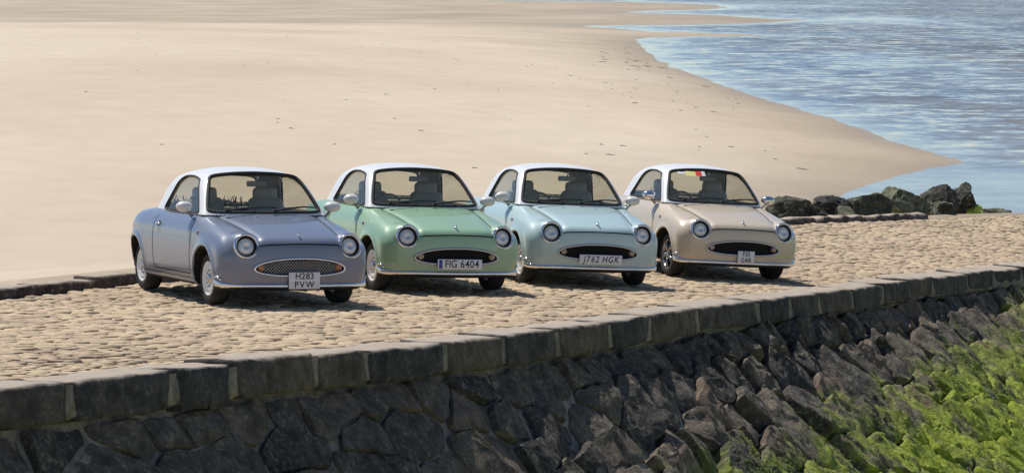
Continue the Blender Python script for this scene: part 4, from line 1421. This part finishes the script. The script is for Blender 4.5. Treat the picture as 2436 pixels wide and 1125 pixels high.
def build_car(key, x, y, yaw, label, plate, grill, alloy=False, mirror='mirror_white'):
    root = empty('parked_car')
    tag(root, label, 'car', 'retro cars parked in a row on the slipway')
    # stand on the four wheel contacts
    fx2 = np.array([math.cos(yaw), math.sin(yaw)]); lf2 = np.array([-fx2[1], fx2[0]])
    Wp = []
    for xx in (0, -2.3):
        for yy in (-.66, .66):
            o2 = np.array([x, y]) + fx2 * xx + lf2 * yy
            Wp.append((o2[0], o2[1], float(slip_xy(o2[0], o2[1]))))
    Wp = np.array(Wp)
    co = np.linalg.lstsq(np.c_[Wp[:, 0], Wp[:, 1], np.ones(4)], Wp[:, 2], rcond=None)[0]
    n = np.array([-co[0], -co[1], 1]); n /= np.linalg.norm(n)
    f3 = np.array([fx2[0], fx2[1], co[0] * fx2[0] + co[1] * fx2[1]]); f3 /= np.linalg.norm(f3)
    l3 = np.cross(n, f3)
    pos = np.array([x, y, co[0] * x + co[1] * y + co[2] + .002])
    mw = Matrix.Identity(4)
    for a in range(3):
        mw[a][0], mw[a][1], mw[a][2], mw[a][3] = f3[a], l3[a], n[a], pos[a]
    root.matrix_world = mw
    pt = PAINT[key]
    body = part('body', 'body', pt, root)
    part('panel_gap', 'panel_gap', M['gap'], body)
    part('underbody', 'underbody', M['wheelhouse'], root)
    part('cabin_lining', 'cabin_lining', M['lining'], root)
    bon = part('bonnet', 'bonnet', pt, root)
    part('bonnet_badge', 'emblem', M['chrome'], bon, tuple(em))
    for sg_ in (-1, 1):
        j = newton(body_outer, np.array([(-.12, sg_ * .20, .9)]), 8, .05)[0]
        part('washer_jet', 'jet', M['chrome'], bon, tuple(j))
    part('boot_lid', 'boot_lid', pt, root)
    rf = part('roof', 'roof', M['white'], root)
    part('headlining', 'headlining', M['headliner'], rf)
    w = part('windscreen', 'windscreen', M['glass'], root); part('window_seal', 'ws_seal_shade', M['rubber'], w)
    w = part('rear_window', 'rear_window', M['glass'], root); part('window_seal', 'rw_seal', M['rubber'], w)
    for sd_, sg_ in (('r', -1), ('l', 1)):
        d = part('door', 'door_' + sd_, pt, root)
        part('handle_recess', 'recess_' + sd_, M['gap'], d)
        part('handle', 'handle_' + sd_, M['chrome'], d)
        w = part('side_window', 'side_window_' + sd_, M['glass'], root); part('window_seal', 'sw_seal_' + sd_, M['rubber'], w)
        m = part('door_mirror', 'door_mirror', M[mirror], root, (-.60, sg_ * .822, .975), (0, 0, sg_ * -.12))
        part('mirror_stalk', 'stalk_' + sd_, pt, m); part('mirror_glass', 'mirror_glass', M['chrome'], m)
        part('side_indicator', 'repeater', M['amber'], root, (rpz[0], sg_ * abs(rpz[1]), rpz[2]), (0, 0, 0 if sg_ < 0 else math.pi))
        hl = part('headlight', 'headlight', M['chrome'], root, (HLX, sg_ * HLY, HLZ), (0, 0, sg_ * .10))
        part('lens', 'lens', M['lamp'], hl); part('lamp_bucket', 'bucket', M['trim'], hl)
        part('tail_lamp', 'tail_lamp', M['red'], root, (-2.83, sg_ * .52, .62))
        st = part('seat', 'seat_base', M['cream'], root, (-1.02, sg_ * .34, .47))
        part('backrest', 'seat_back', M['cream'], st, (-.27, 0, .28), (0, -.20, 0)); part('headrest', 'headrest', M['cream'], st, (-.345, 0, .60), (0, -.18, 0))
        for xw in (0, -2.3):
            yo = .672 if xw == 0 else .640
            rz = 0 if sg_ < 0 else math.pi
            loc = (xw, sg_ * yo, WR)
            if alloy:
                wh = part('wheel', 'alloy_rim', M['alloy'], root, loc, (0, RND.uniform(0, 1), rz))
                part('tyre', 'tyre', M['tyre'], wh); part('spokes', 'alloy_spokes', M['alloy'], wh); part('brake_disc', 'alloy_back', M['alloy_dark'], wh)
            else:
                wh = part('wheel', 'wheel', M['rim'], root, loc, (0, 0, rz))
                part('tyre', 'tyre', M['tyre'], wh); part('hubcap', 'hubcap', M['brushed'], wh); tag(part('vent_slots', 'slots', M['trim'], wh), kind='stuff')
    g = part('grille', 'grille', M['gap'], root)
    part('grille_trim', 'grille_trim', M['chrome'] if grill != 'dark' else M['brushed'], g)
    if grill == 'mesh': part('grille_mesh', 'grille_mesh', M['brushed'], g)
    else: part('grille_bars', 'grille_bars', M['trim'], g)
    for sg_ in (-1, 1):
        part('indicator_lamp', 'grille_lamp', M['amber'] if grill == 'mesh' else M['clear'], g, (LAMPX, sg_ * .418, .416))
    part('bumper', 'bumper', M['chrome'], root)
    part('rear_bumper', 'rear_bumper', M['chrome'], root)
    part('wiper', 'wiper_a', M['rubber'], root); part('wiper', 'wiper_b', M['rubber'], root)
    part('dashboard', 'dashboard', M['dash'], root, (-.60, 0, .80))
    part('rear_seat', 'rear_seat', M['cream'], root, (-1.82, 0, .60)); part('parcel_shelf', 'shelf', M['lining'], root, (-1.94, 0, .885))
    part('steering_wheel', 'steering_wheel', M['dash'], root, (-.80, -.34, .865), (0, .45, 0))
    rv = part('rear_view_mirror', 'rear_view', M['dash'], root, (-.74, .02, 1.21)); part('mirror_stem', 'rv_stem', M['dash'], rv)
    # number plate
    lines, wd, ht, py, pz, size, shear, axs, band = plate
    px_ = hit_axis(body_outer, 'x', [0.0], [max(pz, .30)], .95, .3)[0][0] + .034
    pm = rbox_data('number_plate', (.012, wd, ht), .004, 2)
    pl = part('number_plate', None, M['plate'], root, (px_, py, pz), (0, -.03, 0), None, pm)
    bk = rbox_data('plate_backing', (.05, wd * .5, ht * .6), .004, 1)
    part('plate_backing', None, M['trim'], pl, (-.032, 0, 0), None, None, bk)
    for i, ln in enumerate(lines):
        zz = 0 if len(lines) == 1 else (.25 - .5 * i) * ht
        ms = [None if c == ' ' else text_mesh(c, size, .0012, shear, axs) for c in ln]
        ws_ = [size * axs * .36 if m is None else max(v.co.y for v in m.vertices) - min(v.co.y for v in m.vertices) + size * axs * .10 for m in ms]
        y_ = -sum(ws_) / 2 + (.025 if band else 0)
        for m, w_ in zip(ms, ws_):
            if m is not None: part('letter', None, M['ink'], pl, (.0072, y_ + w_ / 2, zz), None, None, m)
            y_ += w_
    if band:
        part('plate_band', None, M['blueband'], pl, (.0005, -wd / 2 + .034, 0), None, None, rbox_data('plate_band', (.0135, .042, ht * .88), .003, 1))
    return root

blue = build_car('blue', -2.4307, 34.6296, -1.1509, 'slate blue small retro car with white roof, nearest and leftmost of the four',
                 (('H283', 'PVW'), .335, .17, .02, .285, .088, 0, 1.0, False), 'mesh')
green = build_car('green', -.865, 37.5882, -1.2007, 'mint green small retro car with white roof and long front number plate',
                  (('FIG 6404',), .52, .112, .01, .335, .115, 0, .86, True), 'dark')
aqua = build_car('aqua', .7959, 39.7624, -1.2813, 'pale aqua blue small retro car with white roof, third in the row',
                 (('J762 HGK',), .52, .112, .01, .335, .105, .22, .84, False), 'dark')
beige = build_car('beige', 2.6579, 42.5681, -1.2525, 'beige small retro car with white roof and alloy wheels, furthest right',
                  (('F25', 'GAR'), .225, .155, .015, .31, .078, 0, .8, False), 'dark', True, 'chrome')
# blue car: stems of a plant lying along the rear shelf
r = random.Random(3)
mb = MB()
for i in range(60):
    y = r.uniform(-.55, .35); x0 = -1.97 + r.uniform(-.06, .06); z0 = .915
    h = r.uniform(.04, .13); dx, dy = r.uniform(-.04, .04), r.uniform(-.06, .06)
    mb.tube([(x0, y, z0), (x0 + dx * .5, y + dy * .4, z0 + h * .6), (x0 + dx, y + dy, z0 + h)], [.006, .005, .002], 4)
    for q in range(3):
        c = np.array([x0 + dx * r.random(), y + dy * r.random(), z0 + h * r.uniform(.4, 1)])
        a = np.array([r.gauss(0, 1), r.gauss(0, 1), r.gauss(0, 1)]); a /= np.linalg.norm(a)
        b = np.cross(a, [0, 0, 1.0]); b /= np.linalg.norm(b) + 1e-6
        mb.add([c - a * .018, c + b * .008, c + a * .018, c - b * .008], [(0, 1, 2, 3)])
sp_ = part('leafy_garland', None, M['shelf_plants'], None, None, None, None, mb.data('leafy_garland'))
sp_.matrix_world = blue.matrix_world.copy()
tag(sp_, 'dark leafy sprigs on the rear shelf of the slate blue car', 'sprigs')
# beige car: sticker strip at the top of the windscreen
def ws_patch(y0, y1, z0, z1, off):
    yy, zz = np.meshgrid(np.linspace(y0, y1, 5), np.linspace(z0, z1, 3), indexing='ij')
    v = hit_axis(gh_sdf, 'x', yy.ravel(), zz.ravel(), .2, -1.4, off)
    return mesh_data('sticker', v, [(i * 3 + j, (i + 1) * 3 + j, (i + 1) * 3 + j + 1, i * 3 + j + 1) for i in range(4) for j in range(2)])
ws = [c for c in beige.children if c.name.startswith('windscreen')][0]
part('sticker', None, M['sticker_w'], ws, mesh=ws_patch(-.40, -.30, 1.262, 1.284, .004))
part('sticker', None, M['sticker_y'], ws, mesh=ws_patch(-.298, -.17, 1.240, 1.296, .004))
part('sticker', None, M['sticker_r'], ws, mesh=ws_patch(-.168, -.09, 1.243, 1.303, .004))
part('sticker', None, M['sticker_w'], ws, mesh=ws_patch(-.088, -.04, 1.246, 1.303, .004))
bpy.context.view_layer.update()
